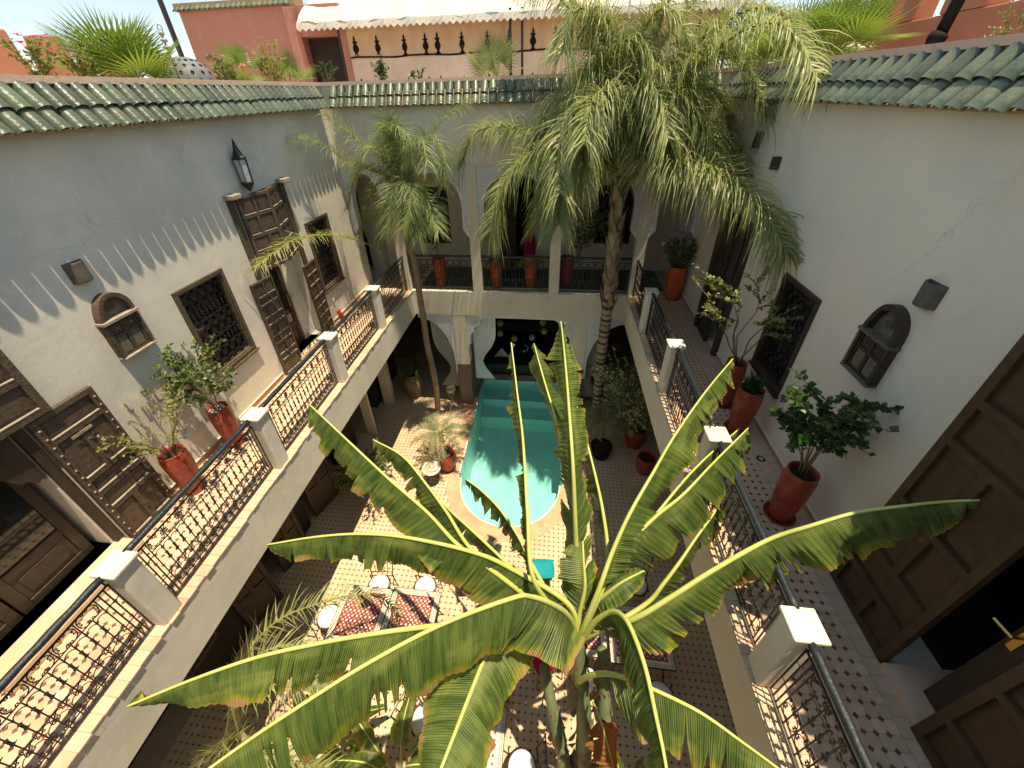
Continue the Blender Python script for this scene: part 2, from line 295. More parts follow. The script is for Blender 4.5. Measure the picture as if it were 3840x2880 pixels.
# control points (world metres) of stems, leaf midribs and fronds
BAKE = {"banana": {"A": [[0.4, 1.68, -0.3], [0.01, 1.77, 0.1], [-0.35, 1.82, 0.47], [-0.72, 1.9, 0.76], [-1.01, 2.03, 1.01], [-1.37, 2.17, 1.24], [-1.84, 2.44, 1.39], [-2.41, 2.8, 1.5]],
 "B": [[0.4, 1.68, -0.3], [-0.2, 1.95, 0.03], [-0.67, 2.11, 0.33], [-0.95, 2.32, 0.6], [-1.18, 2.48, 0.8], [-1.48, 2.7, 0.93], [-1.85, 2.84, 1.0]],
 "B2": [[0.4, 1.68, -0.3], [0.08, 1.92, -0.12], [-0.31, 2.16, 0.02], [-0.69, 2.42, 0.08], [-1.02, 2.64, 0.12], [-1.33, 2.88, 0.15]],
 "D": [[0.41, 1.72, -0.4], [0.18, 1.92, -0.2], [-0.09, 2.26, -0.07], [-0.24, 2.49, 0.0], [-0.49, 2.81, 0.0], [-0.76, 3.07, -0.03], [-1.01, 3.28, -0.1]],
 "E": [[0.4, 1.68, -0.3], [0.12, 1.72, 0.23], [-0.06, 1.79, 0.63], [-0.13, 2.2, 0.9], [-0.22, 2.83, 1.17], [-0.31, 3.23, 1.43], [-0.43, 3.81, 1.7]],
 "F": [[0.4, 1.68, -0.3], [0.39, 2.06, 0.1], [0.33, 2.47, 0.47], [0.23, 2.83, 0.8], [0.11, 3.34, 1.0], [-0.04, 3.79, 1.2], [-0.19, 4.28, 1.4]],
 "G": [[0.4, 1.68, -0.3], [0.35, 2.05, 0.37], [0.3, 2.24, 0.9], [0.26, 2.46, 1.3], [0.21, 2.89, 1.63], [0.16, 3.23, 1.93], [0.11, 3.45, 2.2]],
 "H": [[0.41, 1.72, -0.4], [0.62, 1.99, -0.07], [0.67, 2.25, 0.23], [0.62, 2.55, 0.5], [0.54, 2.88, 0.7], [0.44, 3.28, 0.87], [0.33, 3.76, 1.0]],
 "I": [[0.4, 1.68, -0.3], [0.45, 1.72, 0.05], [0.54, 1.85, 0.4], [0.65, 2.06, 0.65], [0.8, 2.29, 0.9], [1.02, 2.59, 1.1], [1.25, 2.9, 1.3], [1.68, 3.48, 1.4], [2.09, 3.97, 1.5]],
 "J1": [[0.4, 1.68, -0.3], [0.54, 1.88, -0.01], [0.69, 2.13, 0.24], [0.89, 2.31, 0.41], [1.14, 2.54, 0.56], [1.45, 2.87, 0.67], [1.77, 3.18, 0.74], [2.22, 3.58, 0.8]],
 "J2": [[0.4, 1.68, -0.3], [0.54, 1.84, 0.17], [0.7, 2.07, 0.53], [1.02, 2.31, 0.8], [1.3, 2.5, 0.93], [1.63, 2.81, 1.03], [2.11, 3.27, 1.1]],
 "K": [[0.41, 1.72, -0.4], [0.76, 1.85, -0.23], [1.06, 1.99, -0.06], [1.19, 2.09, 0.11], [1.34, 2.23, 0.26], [1.53, 2.44, 0.37], [1.79, 2.73, 0.44], [1.87, 2.87, 0.5]],
 "L": [[0.4, 1.68, -0.3], [0.58, 1.66, 0.05], [0.81, 1.63, 0.4], [1.07, 1.71, 0.65], [1.39, 1.84, 0.9], [1.78, 2.0, 1.1], [2.03, 2.02, 1.3], [2.31, 2.06, 1.45], [2.53, 2.03, 1.6], [2.77, 2.04, 1.67], [2.92, 2.01, 1.75]],
 "M": [[0.41, 1.65, -0.3], [0.51, 1.68, 0.13], [0.63, 1.65, 0.43], [0.7, 1.5, 0.63], [0.75, 1.19, 0.77], [0.77, 0.9, 0.8], [0.79, 0.69, 0.77], [0.79, 0.52, 0.7]],
 "N": [[0.42, 1.47, -0.6], [0.5, 1.43, -0.31], [0.61, 1.38, -0.07], [0.73, 1.3, 0.13], [0.86, 1.22, 0.27], [1.17, 1.09, 0.36], [1.42, 0.94, 0.4], [1.68, 0.79, 0.4]],
 "O": [[0.4, 1.68, -0.3], [0.08, 1.67, 0.14], [-0.38, 1.43, 0.5], [-0.8, 1.26, 0.75], [-1.18, 1.11, 0.9], [-1.48, 0.98, 1.01], [-1.81, 0.84, 1.08], [-2.16, 0.69, 1.06], [-2.5, 0.54, 1.0]],
 "P": [[0.4, 1.68, -0.3], [0.33, 1.66, 0.06], [0.24, 1.61, 0.4], [0.1, 1.54, 0.7], [-0.05, 1.49, 0.88], [-0.19, 1.41, 1.0], [-0.66, 1.16, 1.06], [-1.08, 0.87, 1.1], [-1.43, 0.6, 1.1], [-1.67, 0.42, 1.06], [-1.87, 0.27, 1.0]],
 "Q": [[0.4, 1.68, -0.3], [0.28, 1.79, 0.16], [-0.25, 1.88, 0.5], [-0.59, 1.87, 0.73], [-1.13, 1.86, 0.87], [-1.54, 1.84, 0.9], [-1.96, 1.79, 0.87], [-2.42, 1.71, 0.8]],
 "R": [[0.41, 1.72, -0.4], [0.22, 1.93, -0.2], [0.08, 1.89, -0.07], [-0.23, 1.82, 0.0], [-0.49, 1.75, 0.0], [-0.82, 1.61, -0.03], [-1.11, 1.49, -0.1]],
 "S": [[0.31, 1.63, -0.6], [0.07, 1.68, -0.22], [-0.13, 1.66, 0.05], [-0.28, 1.51, 0.27], [-0.37, 1.23, 0.5], [-0.44, 0.92, 0.65], [-0.5, 0.67, 0.72], [-0.56, 0.46, 0.74], [-0.61, 0.36, 0.7]],
 "U": [[0.4, 1.68, -0.3], [0.39, 1.78, 0.0], [0.42, 1.88, 0.3], [0.4, 2.01, 0.5], [0.39, 2.15, 0.6]],
 "V": [[0.4, 1.68, -0.3], [0.49, 1.83, 0.0], [0.6, 1.86, 0.25], [0.74, 1.9, 0.44], [0.92, 1.96, 0.55]],
 "Y": [[0.41, 1.72, -0.4], [0.25, 1.76, -0.24], [0.0, 1.71, -0.14], [-0.2, 1.53, -0.12], [-0.29, 1.34, -0.2], [-0.32, 1.23, -0.4]]}, "stems": [[[0.4, 1.69, -0.3], [0.44, 1.59, -0.75], [0.54, 1.42, -1.5]], [[0.68, 1.78, -0.7], [0.75, 1.55, -1.4], [0.82, 1.26, -2.2]], [[0.09, 1.68, -1.0], [0.24, 1.43, -1.7], [0.37, 1.23, -2.3]]],
 "palmR": [[[1.18, 8.11, 2.76], [0.88, 7.99, 3.83], [0.61, 7.88, 4.31], [0.42, 7.77, 4.41], [0.3, 7.66, 4.15], [0.24, 7.54, 3.53], [0.21, 7.43, 3.08]], [[1.18, 8.11, 2.76], [1.46, 7.95, 3.77], [1.75, 7.78, 4.37], [2.17, 7.62, 4.77], [2.58, 7.46, 4.97], [2.93, 7.3, 4.87], [3.18, 7.14, 4.52]], [[1.18, 8.11, 2.76], [1.38, 7.6, 2.75], [1.62, 7.09, 3.04], [2.05, 6.59, 3.11], [2.4, 6.08, 3.0], [2.69, 5.57, 2.73], [2.85, 5.07, 2.36]], [[1.18, 8.11, 2.76], [0.71, 7.89, 3.11], [0.02, 7.68, 3.26], [-0.55, 7.47, 3.11], [-0.91, 7.26, 2.75], [-1.11, 7.04, 2.0]], [[1.18, 8.11, 2.76], [0.74, 8.07, 3.24], [0.01, 8.03, 3.42], [-0.98, 7.99, 3.59], [-1.51, 7.95, 3.46], [-1.78, 7.91, 2.95]], [[1.18, 8.11, 2.76], [1.04, 8.03, 3.6], [0.95, 7.95, 4.36], [0.74, 7.87, 4.88], [0.52, 7.8, 5.1], [0.4, 7.72, 4.94]], [[1.18, 8.11, 2.76], [0.9, 8.09, 3.71], [0.5, 8.07, 4.58], [0.16, 8.05, 5.18], [-0.13, 8.03, 5.48], [-0.36, 8.01, 5.38]], [[1.18, 8.11, 2.76], [1.24, 8.06, 3.82], [1.41, 8.01, 4.55], [1.56, 7.96, 5.18], [1.74, 7.91, 5.58]], [[1.18, 8.11, 2.76], [1.41, 8.03, 3.35], [1.88, 7.95, 3.92], [2.3, 7.87, 4.09], [2.65, 7.8, 3.8], [2.84, 7.72, 3.36]], [[1.18, 8.11, 2.76], [1.49, 7.86, 3.18], [1.9, 7.6, 3.43], [2.29, 7.35, 3.49], [2.6, 7.1, 3.29], [2.82, 6.85, 2.85]], [[1.18, 8.11, 2.76], [0.89, 7.93, 3.83], [0.83, 7.76, 4.42], [0.95, 7.58, 4.7], [1.21, 7.41, 4.56], [1.34, 7.24, 4.14]], [[1.18, 8.11, 2.76], [1.14, 7.91, 3.71], [1.23, 7.72, 4.2], [1.53, 7.53, 4.39], [1.79, 7.33, 4.18], [2.0, 7.14, 3.63]], [[1.18, 8.11, 2.76], [0.59, 7.91, 2.98], [0.14, 7.72, 2.96], [-0.09, 7.53, 2.69], [-0.21, 7.33, 2.2]], [[1.18, 8.11, 2.76], [0.83, 8.09, 3.36], [0.39, 8.07, 3.79], [-0.02, 8.05, 3.98], [-0.27, 8.03, 3.72], [-0.31, 8.01, 3.26]], [[1.18, 8.11, 2.76], [1.29, 8.15, 3.93], [1.65, 8.2, 4.75], [2.12, 8.25, 5.29], [2.64, 8.3, 5.44]], [[1.18, 8.11, 2.76], [0.82, 8.2, 4.05], [0.39, 8.3, 4.9], [-0.33, 8.4, 5.51], [-0.83, 8.49, 5.64]], [[1.18, 8.11, 2.76], [1.27, 7.89, 3.13], [1.5, 7.67, 3.38], [1.73, 7.45, 3.27], [1.85, 7.24, 2.86]], [[1.18, 8.11, 2.76], [0.99, 7.91, 3.25], [0.77, 7.72, 3.62], [0.55, 7.53, 3.68], [0.45, 7.33, 3.32], [0.42, 7.14, 2.88]], [[1.17, 8.01, 2.78], [0.93, 7.8, 3.38], [0.65, 7.59, 3.72], [0.28, 7.38, 3.86], [0.08, 7.17, 3.63], [0.03, 6.96, 3.15], [0.07, 6.75, 2.72]], [[1.17, 8.01, 2.78], [1.21, 7.76, 3.38], [1.4, 7.51, 3.83], [1.78, 7.26, 3.93], [2.09, 7.01, 3.72], [2.25, 6.75, 3.3]], [[1.17, 8.01, 2.78], [1.08, 7.74, 3.61], [1.17, 7.47, 4.04], [1.34, 7.2, 4.12], [1.5, 6.93, 3.89], [1.58, 6.66, 3.48]], [[1.17, 8.01, 2.78], [0.99, 7.74, 3.5], [0.8, 7.47, 3.97], [0.58, 7.2, 4.06], [0.45, 6.93, 3.84], [0.4, 6.66, 3.44]], [[1.17, 8.01, 2.78], [1.68, 7.53, 3.83], [2.15, 7.04, 4.55], [2.48, 6.56, 4.73], [2.68, 6.08, 4.53], [2.8, 5.6, 4.13]], [[1.17, 8.01, 2.78], [1.44, 7.8, 2.94], [1.81, 7.58, 3.2], [2.21, 7.37, 3.18], [2.59, 7.16, 2.8], [2.82, 6.95, 2.31]], [[1.17, 8.01, 2.78], [0.75, 7.77, 2.9], [0.36, 7.53, 2.87], [0.14, 7.29, 2.53], [0.08, 7.04, 2.15]], [[1.17, 8.01, 2.78], [1.42, 7.76, 3.49], [1.91, 7.51, 4.37], [2.34, 7.26, 4.47], [2.66, 7.01, 4.19], [2.86, 6.75, 3.72]], [[1.17, 8.01, 2.78], [0.89, 7.87, 4.05], [0.65, 7.74, 4.75], [0.33, 7.6, 5.08], [0.12, 7.47, 4.97], [0.03, 7.33, 4.59]], [[1.17, 8.01, 2.78], [1.08, 7.87, 4.04], [1.21, 7.74, 4.82], [1.42, 7.6, 5.04], [1.69, 7.47, 4.84], [1.92, 7.33, 4.4]]],
 "trunkR": [[1.39, 8.44, -3.43], [1.35, 8.41, -2.53], [1.31, 8.36, -1.27], [1.3, 8.3, -0.17], [1.28, 8.25, 0.61], [1.21, 8.15, 1.69], [1.2, 8.11, 2.44], [1.17, 8.11, 2.84]],
 "palmL": [[[-3.04, 8.01, 2.35], [-3.08, 7.91, 2.91], [-3.5, 7.82, 3.32], [-3.85, 7.72, 3.64], [-4.07, 7.62, 3.85]], [[-3.04, 8.01, 2.35], [-3.21, 7.79, 2.79], [-3.81, 7.58, 3.1], [-4.14, 7.36, 3.43], [-4.41, 7.14, 3.54]], [[-3.04, 8.01, 2.35], [-3.05, 8.01, 2.89], [-3.07, 8.01, 3.3], [-3.08, 8.01, 3.73], [-3.04, 8.01, 3.77]], [[-3.04, 8.01, 2.35], [-2.83, 8.05, 2.83], [-2.52, 8.09, 3.28], [-2.29, 8.13, 3.53], [-1.98, 8.16, 3.79], [-1.63, 8.2, 3.95]], [[-3.04, 8.01, 2.35], [-3.01, 7.91, 2.77], [-3.06, 7.82, 3.29], [-2.87, 7.72, 3.64], [-2.63, 7.62, 3.5], [-2.61, 7.53, 3.09]], [[-3.04, 8.01, 2.35], [-2.81, 7.95, 2.76], [-2.44, 7.89, 3.27], [-2.22, 7.84, 3.48], [-2.07, 7.78, 3.18], [-2.08, 7.72, 2.66]], [[-3.04, 8.01, 2.35], [-3.18, 7.91, 2.69], [-3.52, 7.82, 2.98], [-3.82, 7.72, 2.81], [-4.04, 7.62, 2.26]], [[-3.04, 8.01, 2.35], [-2.91, 7.84, 2.64], [-2.88, 7.67, 2.7], [-2.92, 7.5, 2.43], [-3.18, 7.33, 1.9]], [[-3.04, 8.01, 2.35], [-2.81, 7.86, 2.55], [-2.58, 7.72, 2.55], [-2.36, 7.58, 2.27], [-2.22, 7.43, 1.87]], [[-3.04, 8.01, 2.35], [-3.16, 7.94, 2.48], [-3.34, 7.86, 2.26], [-3.5, 7.79, 1.82], [-3.58, 7.72, 1.45]], [[-3.04, 8.01, 2.35], [-2.81, 8.01, 2.44], [-2.6, 8.01, 2.17], [-2.6, 8.01, 1.7]], [[-3.04, 8.01, 2.35], [-3.26, 8.03, 2.67], [-3.57, 8.06, 2.6], [-3.88, 8.08, 2.15], [-4.06, 8.11, 1.72]], [[-3.04, 8.01, 2.35], [-2.85, 7.84, 2.67], [-2.71, 7.67, 2.59], [-2.63, 7.5, 2.21], [-2.62, 7.33, 1.72]], [[-3.04, 8.01, 2.35], [-3.06, 7.84, 2.87], [-3.22, 7.67, 3.26], [-3.43, 7.5, 3.28], [-3.63, 7.33, 2.88]], [[-3.04, 8.01, 2.35], [-2.86, 7.86, 2.97], [-2.6, 7.72, 3.37], [-2.35, 7.58, 3.41], [-2.25, 7.43, 3.03]], [[-3.04, 8.01, 2.35], [-2.97, 7.91, 2.96], [-2.94, 7.82, 3.44], [-3.07, 7.72, 3.65], [-3.21, 7.62, 3.46]], [[-3.04, 8.01, 2.35], [-2.89, 7.79, 2.68], [-2.72, 7.58, 2.75], [-2.66, 7.36, 2.47], [-2.78, 7.14, 2.01]], [[-3.04, 8.01, 2.35], [-3.0, 7.82, 2.65], [-3.02, 7.62, 2.66], [-3.09, 7.43, 2.37], [-3.17, 7.24, 1.92]]],
 "sideFrond": [[-3.62, 7.91, 1.27], [-3.86, 7.43, 1.67], [-4.12, 6.95, 1.93], [-4.24, 6.08, 2.15], [-4.29, 5.5, 2.12], [-4.38, 5.11, 2.03]],
 "trunkL": [[-3.13, 8.35, -3.58], [-3.08, 8.32, -2.75], [-3.08, 8.28, -1.93], [-3.11, 8.24, -1.32], [-3.08, 8.2, -0.48], [-3.07, 8.16, 0.16], [-3.05, 8.11, 0.91], [-3.08, 8.06, 1.48], [-3.04, 8.01, 2.23]]}
# ---------------------------------------------------------------- structure helpers
def wall_x(name, x, t, y0, y1, z0, z1, ops, m, parent, side):
    """wall in the plane X=x, thickness t going away from the court (side -1 left, +1 right); ops = (y0,y1,z0,z1)"""
    ys = sorted({y0, y1}|{v for o in ops for v in o[:2] if y0 < v < y1}); zs = sorted({z0, z1}|{v for o in ops for v in o[2:] if z0 < v < z1})
    mb = MB(); xa, xb = sorted((x, x+side*t))
    for i in range(len(ys)-1):
        k0 = None
        for j in range(len(zs)):
            solid = j < len(zs)-1 and not any(o[0] <= (ys[i]+ys[i+1])/2 <= o[1] and o[2] <= (zs[j]+zs[j+1])/2 <= o[3] for o in ops)
            if solid and k0 is None: k0 = zs[j]
            if not solid and k0 is not None: mb.box((xa, ys[i], k0), (xb, ys[i+1], zs[j])); k0 = None
    return mb.build(name, m, parent)
def wall_y(name, y, t, x0, x1, z0, z1, ops, m, parent):
    xs = sorted({x0, x1}|{v for o in ops for v in o[:2] if x0 < v < x1}); zs = sorted({z0, z1}|{v for o in ops for v in o[2:] if z0 < v < z1})
    mb = MB()
    for i in range(len(xs)-1):
        k0 = None
        for j in range(len(zs)):
            solid = j < len(zs)-1 and not any(o[0] <= (xs[i]+xs[i+1])/2 <= o[1] and o[2] <= (zs[j]+zs[j+1])/2 <= o[3] for o in ops)
            if solid and k0 is None: k0 = zs[j]
            if not solid and k0 is not None: mb.box((xs[i], y, k0), (xs[i+1], y+t, zs[j])); k0 = None
    return mb.build(name, m, parent)
def frame_mat(o, u, v, n):
    """matrix mapping local (u,v,n) to world: used for panels, grilles and doors on any wall"""
    o, u, v, n = Vector(o), Vector(u).normalized(), Vector(v).normalized(), Vector(n).normalized()
    return Matrix(((u.x, v.x, n.x, o.x), (u.y, v.y, n.y, o.y), (u.z, v.z, n.z, o.z), (0, 0, 0, 1)))
def place(o, M): o.matrix_local = M; return o
# decorative paths -------------------------------------------------
def spiral(cx, cy, r, a0, turns, n=10, tail=None):
    """scroll: spiral curling in to (cx,cy) starting at radius r, angle a0"""
    out = []
    for i in range(n+1):
        t = i/n; rr = r*(1-.82*t); a = a0+turns*2*PI*t
        out.append((cx+rr*math.cos(a), cy+rr*math.sin(a)))
    return ([tail]+out) if tail else out
def arc(cx, cy, r, a0, a1, n=8): return [(cx+r*math.cos(a0+(a1-a0)*i/n), cy+r*math.sin(a0+(a1-a0)*i/n)) for i in range(n+1)]
def cscroll(x0, y0, x1, y1, bulge, n=5):
    """C-shaped scroll from (x0,y0) to (x1,y1) bulging to one side, both ends curling in"""
    a = Vector((x0, y0)); b = Vector((x1, y1)); d = b-a; L = d.length; t = d/L; nn = Vector((-t.y, t.x))*(1 if bulge > 0 else -1)
    r = L*.17; h = abs(bulge); pts = []
    ca = a+t*r*1.0; cb = b-t*r*1.0
    loc = []
    for i in range(8, -1, -1):
        k = i/8; rr = r*(1-.8*k); an = PI*1.0 - (-1)*(k*2*PI*1.05)
        loc.append((L*.0+r+rr*math.cos(an), rr*math.sin(an)*-1))
    mid = [(L*(.5+.42*math.cos(an)), h*math.sin(an)) for an in [PI*(1-i/n) for i in range(1, n)]]
    right = [(L-x, y) for x, y in reversed(loc)]
    for x, y in loc+mid+right: pts.append(tuple(a+t*x+nn*y))
    return pts
def xy3(path, z=0): return [(p[0], p[1], z) for p in path]

def relief(w, h, panels, d=.022, back=.02, grow=.012):
    """door leaf as one relief mesh: stiles and rails proud, panels recessed; local u right, v up, n out. returns (frame MB, panel MBs)"""
    us = sorted({0, w}|{v for p in panels for v in (p[0], p[2])}); vs_ = sorted({0, h}|{v for p in panels for v in (p[1], p[3])})
    inp = lambda a, b: any(p[0] < a < p[2] and p[1] < b < p[3] for p in panels)
    mb = MB(); nu, nv = len(us)-1, len(vs_)-1
    cell = [[inp((us[i]+us[i+1])/2, (vs_[j]+vs_[j+1])/2) for j in range(nv)] for i in range(nu)]
    for i in range(nu):
        for j in range(nv):
            z = 0 if cell[i][j] else d
            mb.add([(us[i], vs_[j], z), (us[i+1], vs_[j], z), (us[i+1], vs_[j+1], z), (us[i], vs_[j+1], z)], [(0, 1, 2, 3)])
            if cell[i][j]:
                for (a, b, p, q) in ((i-1, j, (us[i], vs_[j+1]), (us[i], vs_[j])), (i+1, j, (us[i+1], vs_[j]), (us[i+1], vs_[j+1])), (i, j-1, (us[i], vs_[j]), (us[i+1], vs_[j])), (i, j+1, (us[i+1], vs_[j+1]), (us[i], vs_[j+1]))):
                    if not (0 <= a < nu and 0 <= b < nv and cell[a][b]):
                        mb.add([(*p, 0), (*q, 0), (*q, d), (*p, d)], [(0, 1, 2, 3)])
    z = -back
    for p, q in (((0, 0), (w, 0)), ((w, 0), (w, h)), ((w, h), (0, h)), ((0, h), (0, 0))):
        mb.add([(*p, z), (*q, z), (*q, d), (*p, d)], [(0, 1, 2, 3)])
    mb.add([(0, 0, z), (0, h, z), (w, h, z), (w, 0, z)], [(0, 1, 2, 3)])
    pans = []
    for p in panels:
        pw, ph = p[2]-p[0], p[3]-p[1]; e = min(pw, ph)*.16; q = MB(); g = .004
        a = [(p[0]+g, p[1]+g, .003), (p[2]-g, p[1]+g, .003), (p[2]-g, p[3]-g, .003), (p[0]+g, p[3]-g, .003)]
        b = [(p[0]+e, p[1]+e, .012), (p[2]-e, p[1]+e, .012), (p[2]-e, p[3]-e, .012), (p[0]+e, p[3]-e, .012)]
        q.add(a+b, [(0, 1, 5, 4), (1, 2, 6, 5), (2, 3, 7, 6), (3, 0, 4, 7), (4, 5, 6, 7)]); pans.append(q)
        if ph < .5:      # worn pale edge along the bottom rail of the panel
            pass
    return mb, pans
def door_leaf(name, parent, M, w, h, panels, m=None, edge=None, label=None, d=.022):
    m = m or wood_o
    fr, pans = relief(w, h, panels, d)
    o = place(fr.build(name, m, parent, fix=False), M)
    if label: o['label'] = label
    for q in pans: q.build('panel', m, o, fix=False)
    if edge:
        for p in panels:
            e = MB(); e.box((p[0]+.003, p[1], .002), (p[2]-.003, p[1]+.009, d+.003)); e.build('moulding', edge, o)
    return o
def grid_panels(w, h, rows, s=.05):
    """rows: list of (height fraction, [column widths fraction]) from the bottom"""
    out = []; tot = sum(r[0] for r in rows); y = s; H = h-s
    for hf, cols in rows:
        hh = H*hf/tot; ct = sum(cols); x = s; W = w-s
        for c in cols:
            ww = W*c/ct; out.append((x, y, x+ww-s, y+hh-s)); x += ww
        y += hh
    return out

# iron grille for windows: rings of scrolls and bars -----------------------------------
def grille_mb(w, h, r=.006):
    mb = MB(); nc = 5; cwid = w/nc
    rows = [('s', .5), ('s', 1), ('b', .9), ('s', 1), ('s', .6), ('b', .9), ('s', 1), ('s', .5)]
    tot = sum(a[1] for a in rows); y = 0
    for k, a in rows:
        hh = h*a/tot
        mb.tube([(0, y, 0), (w, y, 0)], r*.9)
        for i in range(nc):
            x0 = i*cwid; x1 = x0+cwid
            if k == 's':
                for q in (cscroll(x0+.01, y+hh/2, (x0+x1)/2, y+.01, -.02), cscroll((x0+x1)/2, y+.01, x1-.01, y+hh/2, -.02),
                          cscroll((x0+x1)/2, y+hh-.01, x0+.01, y+hh/2, -.02), cscroll(x1-.01, y+hh/2, (x0+x1)/2, y+hh-.01, -.02)):
                    mb.tube(xy3(q), r, 3, cap=False)
            else:
                for xx in (x0+cwid*.25, x0+cwid*.75):
                    mb.tube([(xx, y, 0), (xx, y+hh, 0)], r, 4)
                    mb.tube([(xx, y+hh*.3, 0), (xx, y+hh*.35, 0), (xx, y+hh*.5, 0), (xx, y+hh*.65, 0), (xx, y+hh*.7, 0)], [r, r*2.2, r*1.2, r*2.2, r], 5)
                mb.tube(xy3(arc((x0+x1)/2, y+hh*.72, cwid*.25, 0, PI, 6)), r*.8, 3)
        y += hh
    mb.tube([(0, h, 0), (w, h, 0)], r); mb.tube([(0, 0, 0), (0, h, 0)], r); mb.tube([(w, 0, 0), (w, h, 0)], r)
    return mb
def window(parent, o, u, n, w, h, gm=iron, wood=wood_o, label=None, sill=True):
    """frame standing 3 cm proud, iron grille, dark pane; o = lower left corner in the wall plane"""
    M = frame_mat(o, u, (0, 0, 1), n); W = empty('window', parent=parent); W.matrix_local = M
    if label: W['label'] = label
    fr = MB(); f = .055
    for a, b in (((0, 0), (w, f)), ((0, h-f), (w, h)), ((0, f), (f, h-f)), ((w-f, f), (w, h-f))):
        fr.box((a[0], a[1], -.10), (b[0], b[1], .03))
    g = .022
    for a, b in (((f, f), (w-f, f+g)), ((f, h-f-g), (w-f, h-f)), ((f, f+g), (f+g, h-f-g)), ((w-f-g, f+g), (w-f, h-f-g))):
        fr.box((a[0], a[1], -.08), (b[0], b[1], .008))
    bevel(fr.build('frame', wood, W), .006)
    if sill: bevel(MB().box((-.02, -.03, -.05), (w+.02, -.001, .06)).build('sill', wood, W), .006)
    gr = grille_mb(w-2*f, h-2*f).build('grille', gm, W, fix=False); gr.location = (f, f, -.03)
    MB().add([(f, f, -.098), (w-f, f, -.098), (w-f, h-f, -.098), (f, h-f, -.098)], [(0, 1, 2, 3)]).build('pane', pane_m, W, fix=False)
    return W

# half-round glazed roof tile: local x across, y up the slope, z out -------------------
def tile_mesh(w=.0735, L=.225):
    mb = MB(); n = 7; v = []
    for (y, k) in ((0, 1.0), (L, .93)):
        for rr in (w*k, w*k-.011):
            for j in range(n+1):
                a = PI*j/n; v.append((rr*math.cos(a), y, rr*math.sin(a)*.80))
    m = n+1; f = []
    for j in range(n):
        f += [(j, j+1, 2*m+j+1, 2*m+j), (m+j+1, m+j, 3*m+j, 3*m+j+1), (j+1, j, m+j, m+j+1), (2*m+j, 2*m+j+1, 3*m+j+1, 3*m+j)]
    mb.add(v, f); me = mb.build('roof_tile', gtile, smooth=False)
    for q in me.data.polygons:      # smooth barrel, crisp ends
        q.use_smooth = abs(q.normal.y) < .6
    me.data.set_sharp_from_angle(angle=math.radians(40)) if hasattr(me.data, 'set_sharp_from_angle') else None
    return me
_tile = tile_mesh(); TILE = _tile.data; bpy.data.objects.remove(_tile)
def roof_row(parent, a, b, wallpt_dir, n, over=.22, z0=ZE-.01, z1=4.235):
    """two courses of tiles along the wall top from a to b (points on the wall plane); wallpt_dir = unit vector towards the court"""
    a = Vector(a); b = Vector(b); t = (b-a).normalized(); c = Vector(wallpt_dir)
    low = Vector((c.x*over, c.y*over, z0)); high = Vector((0, 0, z1)); s = (high-low); SL = s.length; s.normalize()
    nn = t.cross(s);
    if nn.z < 0: nn = -nn
    tx = s.cross(nn)
    R3 = Matrix((tx, s, nn)).transposed()
    for i in range(n):
        p = a+(b-a)*((i+.5)/n)
        for k, (d, lift) in enumerate(((0, .006), (SL*.5, .026))):
            o = bpy.data.objects.new('roof_tile', TILE)
            pos = Vector((p.x, p.y, 0))+low+s*(d+rnd.uniform(-.006, .006))+nn*lift
            rr = R3 @ Matrix.Rotation(rnd.uniform(-.05, .05), 3, 'Z') @ Matrix.Rotation(-.02+rnd.uniform(-.02, .02), 3, 'X')
            M = rr.to_4x4(); M.translation = pos; o.matrix_local = M
            link(o, parent)
    # mortar bed under the tiles, butted to the wall
    l0 = low-s*(-.03); hb = high; mb = MB(); e = nn*(-.03); l0 = l0-nn*.012; hb = hb-nn*.012
    q = [a+l0, b+l0, b+hb, a+hb]
    v = [tuple(Vector((x.x, x.y, x.z))) for x in q]+[tuple(x+e) for x in q]
    mb.add(v, [(0, 1, 2, 3), (7, 6, 5, 4), (0, 4, 5, 1), (1, 5, 6, 2), (2, 6, 7, 3), (3, 7, 4, 0)]).build('mortar_bed', mortar, parent)

